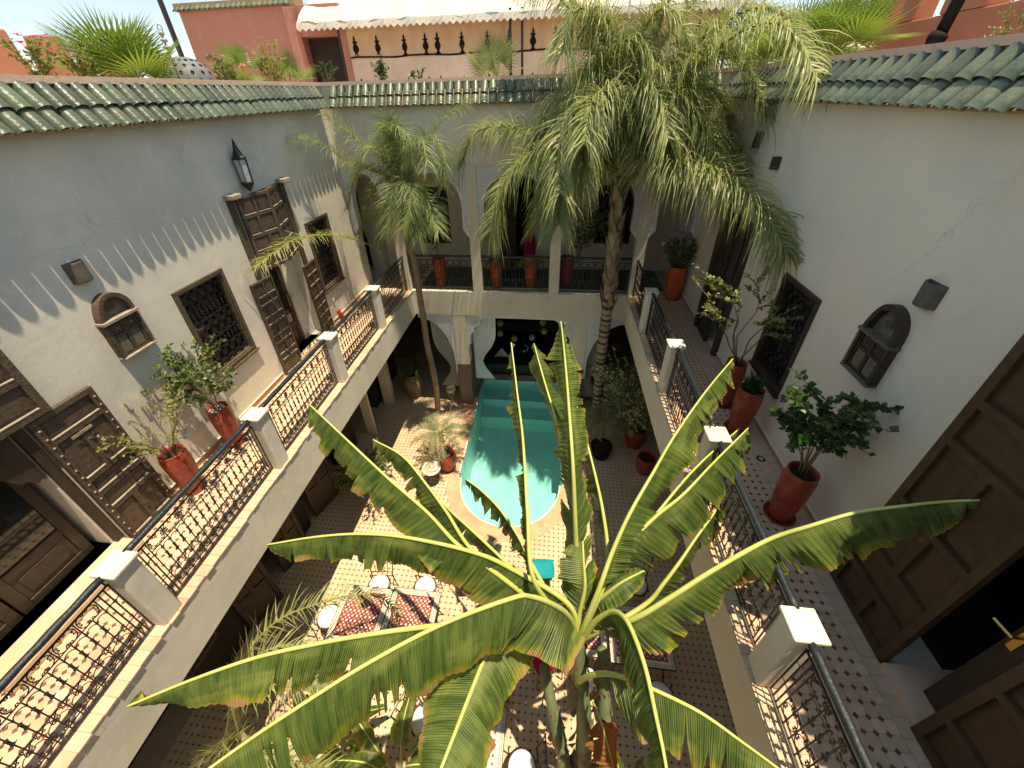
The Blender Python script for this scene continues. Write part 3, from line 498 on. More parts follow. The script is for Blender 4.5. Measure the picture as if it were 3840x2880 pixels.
# tiled floors ---------------------------------------------------------------------------
def oct_poly(cx, cy, p, c, g=.0022):
    h = p/2-g; k = c
    return [(cx-h+k, cy-h), (cx+h-k, cy-h), (cx+h, cy-h+k), (cx+h, cy+h-k), (cx+h-k, cy+h), (cx-h+k, cy+h), (cx-h, cy+h-k), (cx-h, cy-h+k)]
def dia(cx, cy, r): return [(cx-r, cy), (cx, cy-r), (cx+r, cy), (cx, cy+r)]
def tiled_floor(parent, x0, x1, y0, y1, z, p, near, inside=lambda x, y: True, nobj=290, c=.021, base=True):
    nx = max(1, round((x1-x0)/p)); ny = max(1, round((y1-y0)/p)); px = (x1-x0)/nx; py = (y1-y0)/ny
    T = []; K = []
    for i in range(nx):
        for j in range(ny):
            x = x0+(i+.5)*px; y = y0+(j+.5)*py
            if inside(x, y): T.append((x, y))
            if i and j and inside(x-px/2, y-py/2): K.append((x-px/2, y-py/2))
    key = lambda q: (q[0]-near[0])**2+(q[1]-near[1])**2
    T.sort(key=key); K.sort(key=key)
    def proto(poly, nm, m, h=.006):
        n = len(poly); mb = MB(); mb.add([(a, b, 0) for a, b in poly]+[(a*1.0, b*1.0, -h) for a, b in poly], [tuple(range(n))]+[(j, j+n, (j+1) % n+n, (j+1) % n) for j in range(n)])
        o = mb.build(nm, m, fix=True); me = o.data; bpy.data.objects.remove(o); return me
    tm = proto(oct_poly(0, 0, p, c), 'floor_tile', tile_m); km = proto(dia(0, 0, c-.001), 'cabochon_tile', cab_m)
    for lst, me, nm in ((T, tm, 'floor_tile'), (K, km, 'cabochon_tile')):
        for q in lst[:nobj]:
            o = bpy.data.objects.new(nm, me); o.location = (q[0], q[1], z+rnd.uniform(0, .0015)); o.rotation_euler = (rnd.uniform(-.004, .004), rnd.uniform(-.004, .004), 0); link(o, parent)
    a = MB()
    for q in T[nobj:]:
        zz = z+rnd.uniform(0, .0015); a.add([(u, v, zz) for u, v in oct_poly(*q, p, c)], [tuple(range(8))])
    if a.f: tag(a.build('distant_floor_tiles', tile_m, parent, fix=False), kind='stuff')
    a = MB()
    for q in K[nobj:]:
        a.add([(u, v, z+.001) for u, v in dia(*q, c-.001)], [(0, 1, 2, 3)])
    if a.f: tag(a.build('distant_cabochon_tiles', cab_m, parent, fix=False), kind='stuff')

# ---------------------------------------------------------------- ground and floors
ground = MB().box((-60, -60, G-1.8), (60, 80, G-1.7)).build('ground', soil); tag(ground, kind='structure')
PC = (-.79, 6.12); PR = 1.17; PX0, PX1, PY1 = -2.04, .46, 10.05; WZ = G-.10
def in_pool(x, y, m=0):
    if y > PC[1]: return PX0-m < x < PX1+m and y < PY1+m
    return (x-PC[0])**2+(y-PC[1])**2 < (PR+m)**2
# pool outline (clockwise), at margin m
def pool_outline(m=0, n=20):
    pts = [(PX0-m, PY1+m), (PX0-m, PC[1]+.0)]
    for i in range(n+1):
        a = PI+PI*i/n; pts.append((PC[0]+(PR+m)*math.cos(a), PC[1]+(PR+m)*math.sin(a)))
    pts += [(PX1+m, PC[1]+.0), (PX1+m, PY1+m)]
    return pts
court = empty('courtyard_floor', (0, 0, 0)); court['kind'] = 'structure'
import bmesh
def sheet_with_hole(outer, hole, z):
    bm = bmesh.new(); es = []
    for loop in (outer, hole):
        vs_ = [bm.verts.new((x, y, z)) for x, y in loop]
        es += [bm.edges.new((vs_[i], vs_[(i+1) % len(vs_)])) for i in range(len(vs_))]
    bmesh.ops.triangle_fill(bm, use_beauty=True, use_dissolve=False, edges=es)
    me = bpy.data.meshes.new('grout_bed'); bm.to_mesh(me); bm.free(); return me
gb_me = sheet_with_hole([(-8, -3), (7, -3), (7, 14), (-8, 14)], pool_outline(.03), G-.004); gb_me.materials.append(grout)
link(bpy.data.objects.new('grout_bed', gb_me), court)
tiled_floor(court, -5.2, 3.4, .2, 10.3, G, .098, (-1, 2.5), inside=lambda x, y: not in_pool(x, y, .34), c=.018)
# pool surround: small rectangular tiles, five concentric courses
mb_p = MB()
def quadtile(pts, z): mb_p.add([(x, y, z) for x, y in pts], [(0, 1, 2, 3)])
for k in range(6):
    m0 = .035+k*.05; m1 = m0+.046; R0, R1 = PR+m0, PR+m1; n = int(PI*R0/.088)
    for i in range(n):
        a0 = PI+PI*(i+(.5 if k % 2 else 0))/n; a1 = a0+PI*.93/n
        quadtile([(PC[0]+r*math.cos(a), PC[1]+r*math.sin(a)) for r, a in ((R0, a0), (R1, a0), (R1, a1), (R0, a1))], G+.001+rnd.uniform(0, .002))
    y = PC[1]+(.045 if k % 2 else 0)
    while y < PY1+.2:
        for s, xx in ((-1, PX0), (1, PX1)):
            quadtile([(xx+s*m0, y), (xx+s*m1, y), (xx+s*m1, y+.084), (xx+s*m0, y+.084)], G+.001+rnd.uniform(0, .002))
        y += .088
tag(mb_p.build('pool_surround_tiles', tile_p, court, fix=False), kind='stuff')
# pool basin
pool = empty('swimming_pool', (-.79, 7.5, G), 'turquoise plunge pool with a rounded near end in the courtyard floor', 'pool')
def rel(o, parent): o.parent = parent; o.matrix_parent_inverse = Matrix.Translation(parent.location).inverted(); return o
pool_tile = mat('turquoise_pool_tile', (.50, .74, .70), .35, .4, c2=(.38, .65, .61), scale=5, bump=0)
ol = pool_outline(0); n = len(ol); bz = G-1.25; mb = MB()
mb.add([(x, y, G-.002) for x, y in ol]+[(x, y, bz) for x, y in ol], [(i, (i+1) % n, (i+1) % n+n, i+n) for i in range(n)]+[tuple(range(2*n-1, n-1, -1))])
o = mb.build('basin', pool_tile, fix=False); rel(o, pool)
rim = MB(); oo = pool_outline(.03)
rim.add([(x, y, G+.004) for x, y in ol]+[(x, y, G+.004) for x, y in oo]+[(x, y, G-.03) for x, y in ol], [(i, (i+1) % n, (i+1) % n+n, i+n) for i in range(n-1)]+[(i, i+2*n, (i+1) % n+2*n, (i+1) % n) for i in range(n-1)])
rel(rim.build('rim', white_line, fix=False), pool)
st = MB(); st.box((PX0+.004, PY1-.5, bz+.01), (PX1-.004, PY1-.004, G-.42)); st.box((PX0+.005, PY1-1.0, bz+.01), (PX1-.005, PY1-.504, G-.72))
rel(st.build('step', pool_tile), pool)
# curved step in the rounded end
cs = MB(); k = 18; ring = [(PC[0]+(PR-.004)*math.cos(PI+PI*i/k), PC[1]+(PR-.004)*math.sin(PI+PI*i/k)) for i in range(k+1)]; ri = [(PC[0]+(PR-.26)*math.cos(PI+PI*i/k), PC[1]+(PR-.26)*math.sin(PI+PI*i/k)) for i in range(k+1)]
cs.add([(x, y, G-.30) for x, y in ring]+[(x, y, G-.30) for x, y in ri]+[(x, y, bz+.01) for x, y in ri], [(i, i+1, i+1+k+1, i+k+1) for i in range(k)]+[(i+k+1, i+k+2, i+1+2*k+2, i+2*k+2) for i in range(k)])
rel(cs.build('step', pool_tile, fix=False), pool)
wm = bpy.data.materials.new('pool_water'); wm.use_nodes = True; nt = wm.node_tree; nt.nodes.clear()
out = N(nt, 'ShaderNodeOutputMaterial'); tr = N(nt, 'ShaderNodeBsdfTransparent'); tr.inputs[0].default_value = (.68, .93, .91, 1)
gl = N(nt, 'ShaderNodeBsdfGlossy', Roughness=.03); lw = N(nt, 'ShaderNodeFresnel', IOR=1.33); mx = N(nt, 'ShaderNodeMixShader')
nz = N(nt, 'ShaderNodeTexNoise', Scale=5, Detail=3); tcw = N(nt, 'ShaderNodeTexCoord'); bp = N(nt, 'ShaderNodeBump', Strength=.25, Distance=.03)
nt.links.new(tcw.outputs['Object'], nz.inputs[0]); nt.links.new(nz.outputs[0], bp.inputs['Height']); nt.links.new(bp.outputs[0], gl.inputs['Normal']); nt.links.new(bp.outputs[0], lw.inputs['Normal'])
nt.links.new(lw.outputs[0], mx.inputs[0]); nt.links.new(tr.outputs[0], mx.inputs[1]); nt.links.new(gl.outputs[0], mx.inputs[2]); nt.links.new(mx.outputs[0], out.inputs[0])
mb = MB(); mb.add([(x, y, WZ) for x, y in ol], [tuple(range(n))]); w_o = mb.build('pool_water', wm, fix=False); w_o['kind'] = 'structure'

# gallery slabs: beams round the court with tiled floors
gal = {}
def slab(name, a, b, m): o = MB().box(a, b).build(name, m); return o
gl_l = empty('left_gallery_floor', (0, 0, 0), kind='structure'); gl_r = empty('right_gallery_floor', (0, 0, 0), kind='structure'); gl_f = empty('far_gallery_floor', (0, 0, 0), kind='structure')
MB().box((-WL-.3, YN, -HB), (-A, D, -.004)).build('beam', plaster_l, gl_l)
MB().box((B, YN, -HB), (WR+.3, D, -.004)).build('beam', plaster_r, gl_r)
MB().box((-WL-.6, D, -HB), (WR+.6, BW+.1, -.0045)).build('beam', plaster_f, gl_f)
def edge_tiles(parent, s, x0, y0, y1):
    """course of thin edging bricks over the beam edge, uneven outer line"""
    mbs = []
    y = y0; k = 0
    pr = MB().box((0, 0, -.012), (.16, .105, .006)).build('edging_tile', tile_m); me = pr.data; bpy.data.objects.remove(pr)
    while y < y1:
        o = bpy.data.objects.new('edging_tile', me)
        o.location = (x0-(.16 if s > 0 else 0)+s*(.012+rnd.uniform(-.006, .008)), y, rnd.uniform(0, .002)); link(o, parent); y += .109
edge_tiles(gl_l, 1, -A, .1, D-.02); edge_tiles(gl_r, -1, B, .1, D-.02)
tiled_floor(gl_l, -WL+.02, -A-.165, .2, BW-.3, .001, .094, (-3.6, 1.2))
tiled_floor(gl_r, B+.165, WR-.26, .2, BW-.5, .001, .092, (2.5, 1.2), nobj=295)
ft = MB(); y = .3
while y < BW-.4:
    ft.box((WR-.255, y, -.004), (WR-.125, y+.125, .001+rnd.uniform(0, .0015))); ft.box((WR-.122, y+.05, -.004), (WR-.004, y+.173, .001+rnd.uniform(0, .0015))); y += .129
tag(ft.build('border_tiles', tile_m, gl_r), kind='stuff')
fg = MB(); x = -3.3
while x < 2.7:
    for j in range(13):
        fg.box((x, D+.35+j*.1, -.004), (x+.096, D+.446+j*.1, .002+rnd.uniform(0, .002)))
    x += .1
tag(fg.build('green_floor_tiles', green_rug, gl_f), kind='stuff')
fb = MB(); x = -WL
while x < WR:
    fb.box((x, D+.005, -.004), (x+.1, D+.10, .006)); x += .104
fb.build('edging', white_line, gl_f)

for x0, x1, par in ((-WL, -A-.002, gl_l), (B+.002, WR, gl_r)):
    MB().add([(x0, YN, -.002), (x1, YN, -.002), (x1, BW, -.002), (x0, BW, -.002)], [(0, 1, 2, 3)]).build('grout_bed', grout, par, fix=False)
# ---------------------------------------------------------------- left wing
XL = -WL
lw_ = empty('gallery_wing', (0, 0, 0), 'left wing with grey plaster wall, old wooden doors, two grilled windows and green tiled eave', 'building')
wall_x('wall', XL, .35, YN, BW+.2, -.004, 4.29, [(3.89, 4.74, .82, 2.155), (6.92, 7.75, .745, 2.15), (5.50, 6.52, .10, 2.92), (.70, 1.90, .12, 2.95), (9.1, 10.0, .0, 2.6)], plaster_l, lw_, -1)
MB().box((XL-.42, YN, 4.292), (XL+.035, D-.036, ZP+.01)).build('coping', terra_c, lw_)
roof_row(lw_, (XL, -1.2, 0), (XL, D-.22, 0), (1, 0, 0), 62)
window(lw_, (XL, 3.89, .82), (0, 1, 0), (1, 0, 0), .85, 1.335, sill=True)
window(lw_, (XL, 6.92, .745), (0, 1, 0), (1, 0, 0), .83, 1.405)
# rooms behind the openings
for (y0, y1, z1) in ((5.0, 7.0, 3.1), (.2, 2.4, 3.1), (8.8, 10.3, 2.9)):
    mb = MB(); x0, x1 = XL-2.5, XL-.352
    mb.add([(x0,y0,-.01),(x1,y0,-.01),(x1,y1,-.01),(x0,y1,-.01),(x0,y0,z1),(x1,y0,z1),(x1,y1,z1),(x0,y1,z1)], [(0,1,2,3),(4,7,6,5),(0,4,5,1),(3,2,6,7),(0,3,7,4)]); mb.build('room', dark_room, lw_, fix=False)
# skirting of small tiles with pale top edge
def skirting(parent, x, s, segs):
    pr = MB().box((0, 0, .002), (.012*s, .118, .075)).build('skirting_tile', skirt_m); me = pr.data; bpy.data.objects.remove(pr)
    ln = MB()
    for y0, y1 in segs:
        n = max(1, round((y1-y0)/.12)); p = (y1-y0)/n
        for i in range(n):
            o = bpy.data.objects.new('skirting_tile', me); o.location = (x, y0+i*p, 0); link(o, parent)
        ln.box((x, y0, .0755), (x+.02*s, y1, .09))
    ln.build('skirting_edge', white_line, parent)
skirting(lw_, XL, 1, [(2.62, 5.05), (6.95, 8.75)])
# tall double doorway 2: fixed panelled screen above, two small leaves folded back, inner door
Z0 = .10
step = MB().box((XL-.3, 5.50, .0), (XL+.10, 6.34, Z0)); bevel(step.build('door_step', tile_m, lw_), .01)
d2 = empty('door', (0, 0, 0), parent=lw_)
scr = lambda k: grid_panels(.53, 1.12, [(1, [1, 1]), (.9, [1.2, .8]), (1.1, [1, 1]), (1, [1, 1])], .045)
Ma = frame_mat((XL+.02, 5.46, 1.80), (.30, 1, 0), (.0, 0, 1), (1, -.30, 0)); door_leaf('upper_panel', d2, Ma, .55, 1.14, grid_panels(.55, 1.14, [(1, [.5, .9]), (.9, [1.2, .8]), (1.1, [.8, 1]), (1, [1, 1])], .045), edge=wood_e)
Mb = frame_mat((XL+.16, 5.99, 1.80), (-.30, 1, 0), (.0, 0, 1), (1, .30, 0)); door_leaf('upper_panel', d2, Mb, .55, 1.14, grid_panels(.55, 1.14, [(1, [1, 1]), (.9, [1, 1]), (1.1, [.6, 1]), (1, [1, .8])], .045), edge=wood_e)
for y in (5.36, 6.60):
    bevel(MB().box((XL-.02, y-.06, .0), (XL+.05, y+.04, 2.93)).build('door_post', wood_o, d2), .01)
    bevel(MB().box((XL-.02, y-.09, 2.935), (XL+.16, y+.10, 3.0)).build('post_block', wood_e, d2), .01)
rows_small = [(1, [1]), (.45, [1, 1]), (.8, [1, .9]), (.5, [.7, 1.1]), (.8, [1, 1]), (.5, [1.2, .8]), (.8, [.6, .6, .6]), (.5, [1.3, .7]), (.9, [1, 1])]
Mc = frame_mat((XL+.03, 5.09, .0), (.10, 1, 0), (0, 0, 1), (1, -.1, 0)); door_leaf('door_leaf', d2, Mc, .45, 1.72, grid_panels(.45, 1.72, rows_small, .034), edge=wood_e)
Md = frame_mat((XL+.07, 6.40, .0), (-.10, 1, 0), (0, 0, 1), (1, .1, 0)); door_leaf('door_leaf', d2, Md, .46, 1.50, grid_panels(.46, 1.50, [(.6, [1, 1])]*4+[(.8, [1, .8]), (.6, [1, 1]), (.6, [.8, 1])], .034), edge=wood_e)
# inner glazed door, ajar
def inner_door(parent, y, x, w, h, z, handle_u, lean=0, n=1, hand=True):
    M = frame_mat((x, y, z), (lean, 1, 0), (0, 0, 1), (1, -lean, 0)); E_ = empty('inner_door', parent=parent); E_.matrix_local = M
    f = .09; zb = .48
    fr = MB()
    for a, b in (((0, 0), (f, h)), ((w-f, 0), (w, h)), ((f, h-f), (w-f, h)), ((f, 0), (w-f, f)), ((f, zb-f), (w-f, zb))): fr.box((a[0], a[1], -.02), (b[0], b[1], .02))
    bevel(fr.build('frame', wood_d, E_), .006)
    bevel(MB().box((f+.004, f+.004, -.012), (w-f-.004, zb-f-.004, .006)).build('panel', wood_d, E_), .004)
    bevel(MB().box((f+.05, f+.05, .0065), (w-f-.05, zb-f-.05, .016)).build('panel', wood_d, E_), .006)
    MB().add([(f, zb, 0), (w-f, zb, 0), (w-f, h-f, 0), (f, h-f, 0)], [(0, 1, 2, 3)]).build('pane', pane_m, E_, fix=False)
    if hand:
        hb = MB().box((handle_u-.02, .78, .021), (handle_u+.02, 1.02, .03)); hb.tube([(handle_u, .95, .03), (handle_u, .95, .07), (handle_u+.12, .955, .075)], .01, 6)
        hb.build('handle', brass, E_)
    return E_
inner_door(d2, 5.53, XL-.20, .60, 1.95, Z0+.002, .53)
MB().box((XL-.24, 6.14, Z0), (XL-.16, 6.50, 2.9)).build('door_jamb', plaster_l, d2)
bevel(MB().box((XL-.30, 5.50, 2.06), (XL-.12, 6.14, 2.16)).build('lintel', wood_d, d2), .01)
# near doorway 1
d1 = empty('door', (0, 0, 0), parent=lw_)
Me_ = frame_mat((XL+.03, .74, 1.79), (.04, 1, 0), (0, 0, 1), (1, -.04, 0)); door_leaf('upper_panel', d1, Me_, 1.48, 1.14, grid_panels(1.48, 1.14, [(.7, [1, 1, 1]), (.7, [1, 1.4, .9]), (.9, [1, 1, 1])], .06), edge=wood_e, d=.03)
Mf = frame_mat((XL+.06, 2.02, -.0), (.02, 1, 0), (0, 0, 1), (1, -.02, 0))
lf = door_leaf('door_leaf', d1, Mf, .56, 1.77, grid_panels(.56, 1.77, [(.85, [1, 1]), (.42, [1]), (.36, [1]), (.95, [1, 1]), (.45, [1])], .055), edge=wood_e, d=.03, label='weathered leaf with a small pale plate near its top')
MB().box((.17, 1.415, .034), (.36, 1.445, .039)).build('name_plate', MATS['tile_mortar'], lf)
hr = MB(); hr.tube([(.50+.028*math.cos(a), 1.0+.028*math.sin(a), .045) for a in [2*PI*i/12 for i in range(12)]], .006, 5, closed=True); hr.build('ring_handle', iron, lf)
stud = MB()
for i in range(16):
    for uu in (.03, .53):
        stud.lathe([(0, .012), (.009, .008), (.011, 0)], (uu+rnd.uniform(-.004, .004), .07+i*.106, .031), 6)
stud.build('studs', wood_e, lf)
Mg = frame_mat((XL+.06, .16, -.0), (.02, 1, 0), (0, 0, 1), (1, -.02, 0)); door_leaf('door_leaf', d1, Mg, .56, 1.77, grid_panels(.56, 1.77, [(.85, [1, 1]), (.42, [1]), (.36, [1]), (.95, [1, 1]), (.45, [1])], .055), edge=wood_e, d=.03)
bevel(MB().box((XL-.3, .68, .0), (XL+.30, 1.98, .12)).build('door_step', tile_m, lw_), .012)
bevel(MB().box((XL-.02, 1.92, .12), (XL+.055, 2.0, 1.9)).build('door_post', wood_d, d1), .01)
inner_door(d1, 1.18, XL-.16, .66, 1.95, .122, .07)
inner_door(d1, .50, XL-.16, .66, 1.95, .122, .60, hand=False)
arch_bits = MB(); pr = [(1.90, 1.79), (1.90, 1.22)]+[(1.90-.26*(math.sin(t*PI/2))**1.3-.02, 1.22+.50*(1-math.cos(t*PI/2))+.02*math.sin(t*25)) for t in [i/12 for i in range(13)]]+[(1.5, 1.79)]
arch_bits.prism(pr, 0, XL-.03, XL+.03); arch_bits.build('arch_bracket', wood_d, d1)

# ---------------------------------------------------------------- right wing
XR = WR
rw = empty('gallery_wing', (0, 0, 0), 'right wing with shaded cream wall, dark panelled doors, one grilled window and green tiled eave', 'building')
wall_x('wall', XR, .35, YN, BW+.2, -.004, 4.29, [(4.36, 5.18, .68, 2.07), (6.34, 7.36, .0, 2.25), (.5, 2.42, .0, 3.0), (9.3, 9.95, .0, 2.3)], plaster_r, rw, 1)
MB().box((XR-.035, YN, 4.292), (XR+.42, D-.036, ZP+.01)).build('coping', terra_c, rw)
roof_row(rw, (XR, -1.2, 0), (XR, D-.22, 0), (-1, 0, 0), 59)
window(rw, (XR, 5.18, .68), (0, -1, 0), (-1, 0, 0), .82, 1.39, wood=wood_d)
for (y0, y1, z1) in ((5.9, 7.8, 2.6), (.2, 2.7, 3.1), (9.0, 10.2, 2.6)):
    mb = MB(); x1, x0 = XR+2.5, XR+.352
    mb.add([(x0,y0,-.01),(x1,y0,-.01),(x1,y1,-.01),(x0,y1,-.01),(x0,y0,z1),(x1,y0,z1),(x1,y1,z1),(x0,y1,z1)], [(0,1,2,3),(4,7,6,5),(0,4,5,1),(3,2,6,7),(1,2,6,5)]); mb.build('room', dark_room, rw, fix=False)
skirting(rw, XR, -1, [(2.44, 6.28), (7.44, 8.9)])
dr = empty('door', (0, 0, 0), parent=rw)
for y in (6.28, 7.36): bevel(MB().box((XR-.09, y, 0.002), (XR+.1, y+.09, 2.34)).build('door_post', wood_d, dr), .012)
bevel(MB().box((XR-.09, 6.372, 2.25), (XR+.1, 7.358, 2.34)).build('lintel', wood_d, dr), .012)
Mh = frame_mat((XR-.02, 7.34, .01), (-.06, -1, 0), (0, 0, 1), (-1, .06, 0)); door_leaf('door_leaf', dr, Mh, .56, 2.2, grid_panels(.56, 2.2, [(.5, [1]), (1.3, [1, 1, 1]), (.6, [1, 1]), (1.2, [1, 1])], .05), m=wood_d, d=.03)
# big near door: two broad leaves with a dark gap between them
db = empty('door', (0, 0, 0), 'big dark panelled door', parent=rw)
wood_x = mat('brown_wood', (.062, .034, .018), .5, .35, c2=(.095, .055, .028), c3=(.06, .035, .02), scale=3, s2=20, bump=.3, bscale=12, stretch=(3, 3, .4))
big = grid_panels(.74, 2.95, [(.62, [1, 1]), (.55, [1]), (.95, [1, 1]), (1.15, [1, 1]), (.6, [1]), (1.1, [1, 1])], .065)
bm_ = frame_mat((XR-.10, 2.42, .01), (0, -1, 0), (0, 0, 1), (-1, 0, 0)); door_leaf('door_leaf', db, bm_, .74, 2.95, big, m=wood_x, d=.035)
bm2 = frame_mat((XR-.14, 1.27, .01), (.02, -1, 0), (0, 0, 1), (-1, -.02, 0)); door_leaf('door_leaf', db, bm2, .80, 2.95, grid_panels(.80, 2.95, [(.62, [1, 1]), (.9, [1, 1]), (.55, [1]), (1.15, [1, 1]), (.6, [1]), (1.1, [1, 1])], .065), m=wood_x, d=.035)
for k in range(3): bevel(MB().box((XR-.075+k*.02, 2.425+k*.028, .003), (XR-.001, 2.45+k*.028, 2.98-.02*k)).build('architrave', wood_d, db), .004)
hb = MB().box((XR+.04, 1.43, 1.0), (XR+.05, 1.47, 1.22)); hb.tube([(XR+.04, 1.45, 1.14), (XR-.02, 1.45, 1.14), (XR-.03, 1.56, 1.14)], .012, 6); hb.build('handle', brass, db)
MB().box((XR+.052, 1.20, .02), (XR+.10, 1.50, 2.9)).build('inner_frame', wood_d, db)
MB().box((XR-.13, 1.28, -.002), (XR+.4, 1.67, .05)).build('threshold', tile_m, rw)

# ---------------------------------------------------------------- far wing: two arcades
fw_ = empty('arcaded_wing', (0, 0, 0), 'far wing with white carved arches on two storeys and green tiled eave behind the palms', 'building')
colx = [(-WL-.0, -WL+.02), (-3.69, -3.455), (-1.89, -1.655), (-.06, .18), (1.79, 2.02), (WR-.02, WR)]
TH = .24
wall_y('wall', D, TH, -WL, WR, 2.86, 4.29, [], plaster_f, fw_)
MB().box((-WL-.42, D-.035, 4.2905), (WR+.42, D+.42, ZP+.01)).build('coping', terra_c, fw_)
roof_row(fw_, (-WL+.2, D, 0), (WR-.2, D, 0), (0, -1, 0), 44)
for x0, x1 in colx[1:-1]:
    bevel(MB().box((x0, D, .008), (x1, D+TH, 2.858)).build('column', plaster_f, fw_), .008)
def arch_panel(x0, x1, z_br, z_sp, z_top, z_pan, parent, tag_side=0, inset=.02):
    """one carved spandrel panel with round arch and small stepped brackets; opening follows the arch"""
    cx = (x0+x1)/2; hw = (x1-x0)/2; op = hw-.13
    for s in (-1, 1):
        if tag_side and s != tag_side: continue
        e = cx+s*hw
        prof = [(e, z_br), (e-s*.02, z_br+.02), (e-s*.05, z_br+.03), (e-s*.055, z_br+.07), (e-s*.09, z_br+.09), (e-s*.095, z_br+.12), (e-s*.135, z_br+.15)]
        prof += [(e-s*.13, z_br+.3), (e-s*.125, z_sp)]
        h = z_top-z_sp
        for i in range(1, 13):
            a = i/12*PI/2; prof.append((cx+s*(op+.0)*math.cos(a), z_sp+h*math.sin(a)))
        prof += [(cx, z_pan), (e, z_pan)]
        MB().prism(prof, 1, D+inset, D+TH-.02).build('spandrel', stucco, parent)
        # carved relief: small interlaced diamonds standing proud of the face
        rel_ = MB(); st_ = .055
        nx = int(hw/st_)+1; nz = int((z_pan-z_br)/st_)+1
        for i in range(nx):
            for j in range(nz):
                x = e-s*(i+.5)*st_; z = z_br+.06+(j+.5)*st_
                dx = abs(x-cx)
                if dx > hw-.02 or z > z_pan-.03: continue
                if z < z_sp: ok = dx > op+.025 and z > z_br+.15
                else: ok = (dx/(op+.035))**2+((z-z_sp)/(h+.035))**2 > 1
                if not ok: continue
                r_ = .021
                for a0 in (0, PI/2):
                    rel_.tube([(x+r_*math.cos(a0+k*PI/2)*1.0, D+inset-.002, z+r_*math.sin(a0+k*PI/2)) for k in range(4)], .0045, 3, closed=True)
                    break
                rel_.add([(x-.008, D+inset-.001, z), (x, D+inset-.001, z-.008), (x+.008, D+inset-.001, z), (x, D+inset-.001, z+.008), (x, D+inset-.009, z)], [(0, 1, 4), (1, 2, 4), (2, 3, 4), (3, 0, 4)])
        if rel_.f: tag(rel_.build('carved_relief', stucco, parent, fix=False), kind='stuff')
upa = empty('upper_arcade', (0, 0, 0), parent=fw_)
for i in range(1, 4): arch_panel(colx[i][1]+.002, colx[i+1][0]-.002, 1.36, 2.05, 2.72, 2.856, upa)
arch_panel(-WL+.002, colx[1][0]-.002, 1.40, 2.05, 2.72, 2.856, upa)
arch_panel(colx[4][1]+.002, WR-.002, 1.38, 2.0, 2.70, 2.856, upa)
wall_y('back_wall', BW, .25, -WL-.3, WR+.3, -.01, 3.2, [(-3.62, -2.74, .68, 2.13), (-1.42, -.52, .0, 2.35), (1.04, 1.94, .72, 2.14)], plaster_f, fw_)
wn = window(fw_, (-3.62, BW, .68), (1, 0, 0), (0, -1, 0), .88, 1.45, wood=wood_d, sill=False)
wn = window(fw_, (1.04, BW, .72), (1, 0, 0), (0, -1, 0), .90, 1.42, wood=wood_d, sill=False)
MB().box((-WL-.5, D+TH+.002, 2.95), (WR+.5, BW+.3, 3.1)).build('ceiling', plaster_f, fw_)
mb = MB(); mb.add([(-1.6, BW+.251, 0), (-.3, BW+.251, 0), (-.3, BW+.251, 2.6), (-1.6, BW+.251, 2.6), (-1.6, BW+2, 0), (-.3, BW+2, 0), (-.3, BW+2, 2.6), (-1.6, BW+2, 2.6)], [(0, 1, 5, 4), (3, 7, 6, 2), (0, 4, 7, 3), (1, 2, 6, 5), (4, 5, 6, 7)]); mb.build('room', dark_room, fw_, fix=False)
Mq = frame_mat((-1.40, BW-.02, .02), (1, -.15, 0), (0, 0, 1), (-.15, -1, 0)); door_leaf('door_leaf', fw_, Mq, .44, 2.28, grid_panels(.44, 2.28, [(1, [1]), (1.3, [1]), (1.6, [1])], .05), m=wood_d)
# ground storey arcade
gc = [(-2.49, -2.15), (.60, .94)]
ga = empty('lower_arcade', (0, 0, 0), parent=fw_)
for x0, x1 in gc:
    bevel(MB().box((x0, D+.004, -2.205), (x1, D+.34, -HB-.002)).build('column', plaster_f, ga), .008)
    bevel(MB().box((x0-.012, D-.008, G+.09), (x1+.012, D+.352, -2.207)).build('column_plinth', plinth_m, ga), .008)
    bevel(MB().box((x0-.05, D-.05, G+.004), (x1+.05, D+.39, G+.088)).build('column_base', tile_p, ga), .006)
def spandrel_half(e, s, pts, parent, rel_pts):
    MB().prism(pts, 1, D+.03, D+.26).build('spandrel', stucco, parent)
    r_ = MB()
    for x, z in rel_pts:
        r_.tube([(x+.02*math.cos(k*PI/2), D+.028, z+.02*math.sin(k*PI/2)) for k in range(4)], .0045, 3, closed=True)
        r_.add([(x-.008, D+.029, z), (x, D+.029, z-.008), (x+.008, D+.029, z), (x, D+.029, z+.008), (x, D+.02, z)], [(0, 1, 4), (1, 2, 4), (2, 3, 4), (3, 0, 4)])
    tag(r_.build('carved_relief', stucco, parent, fix=False), kind='stuff')
ZT = -HB-.002
for e, s, cx, hw in ((-2.492, -1, -3.42, .93), (.942, 1, 1.92, .98)):
    pts = [(e, ZT), (e, -2.55)]; arcp = []
    for i in range(13):
        a = i/12*PI/2; arcp.append((cx-s*(hw-.06)*math.cos(a), -2.15+1.37*math.sin(a)))
    pts += [(e+s*.06, -2.50)]+arcp+[(cx, ZT)]
    rp = []
    for i in range(18):
        for j in range(28):
            x = e+s*(i+.5)*.05; z = ZT-(j+.6)*.05
            if z < -2.2: continue
            if ((x-cx)/(hw-.03))**2+((z+2.15)/1.40)**2 > 1 and abs(x-cx) < hw-.03: rp.append((x, z))
    spandrel_half(e, s, pts if s < 0 else pts, ga, rp)
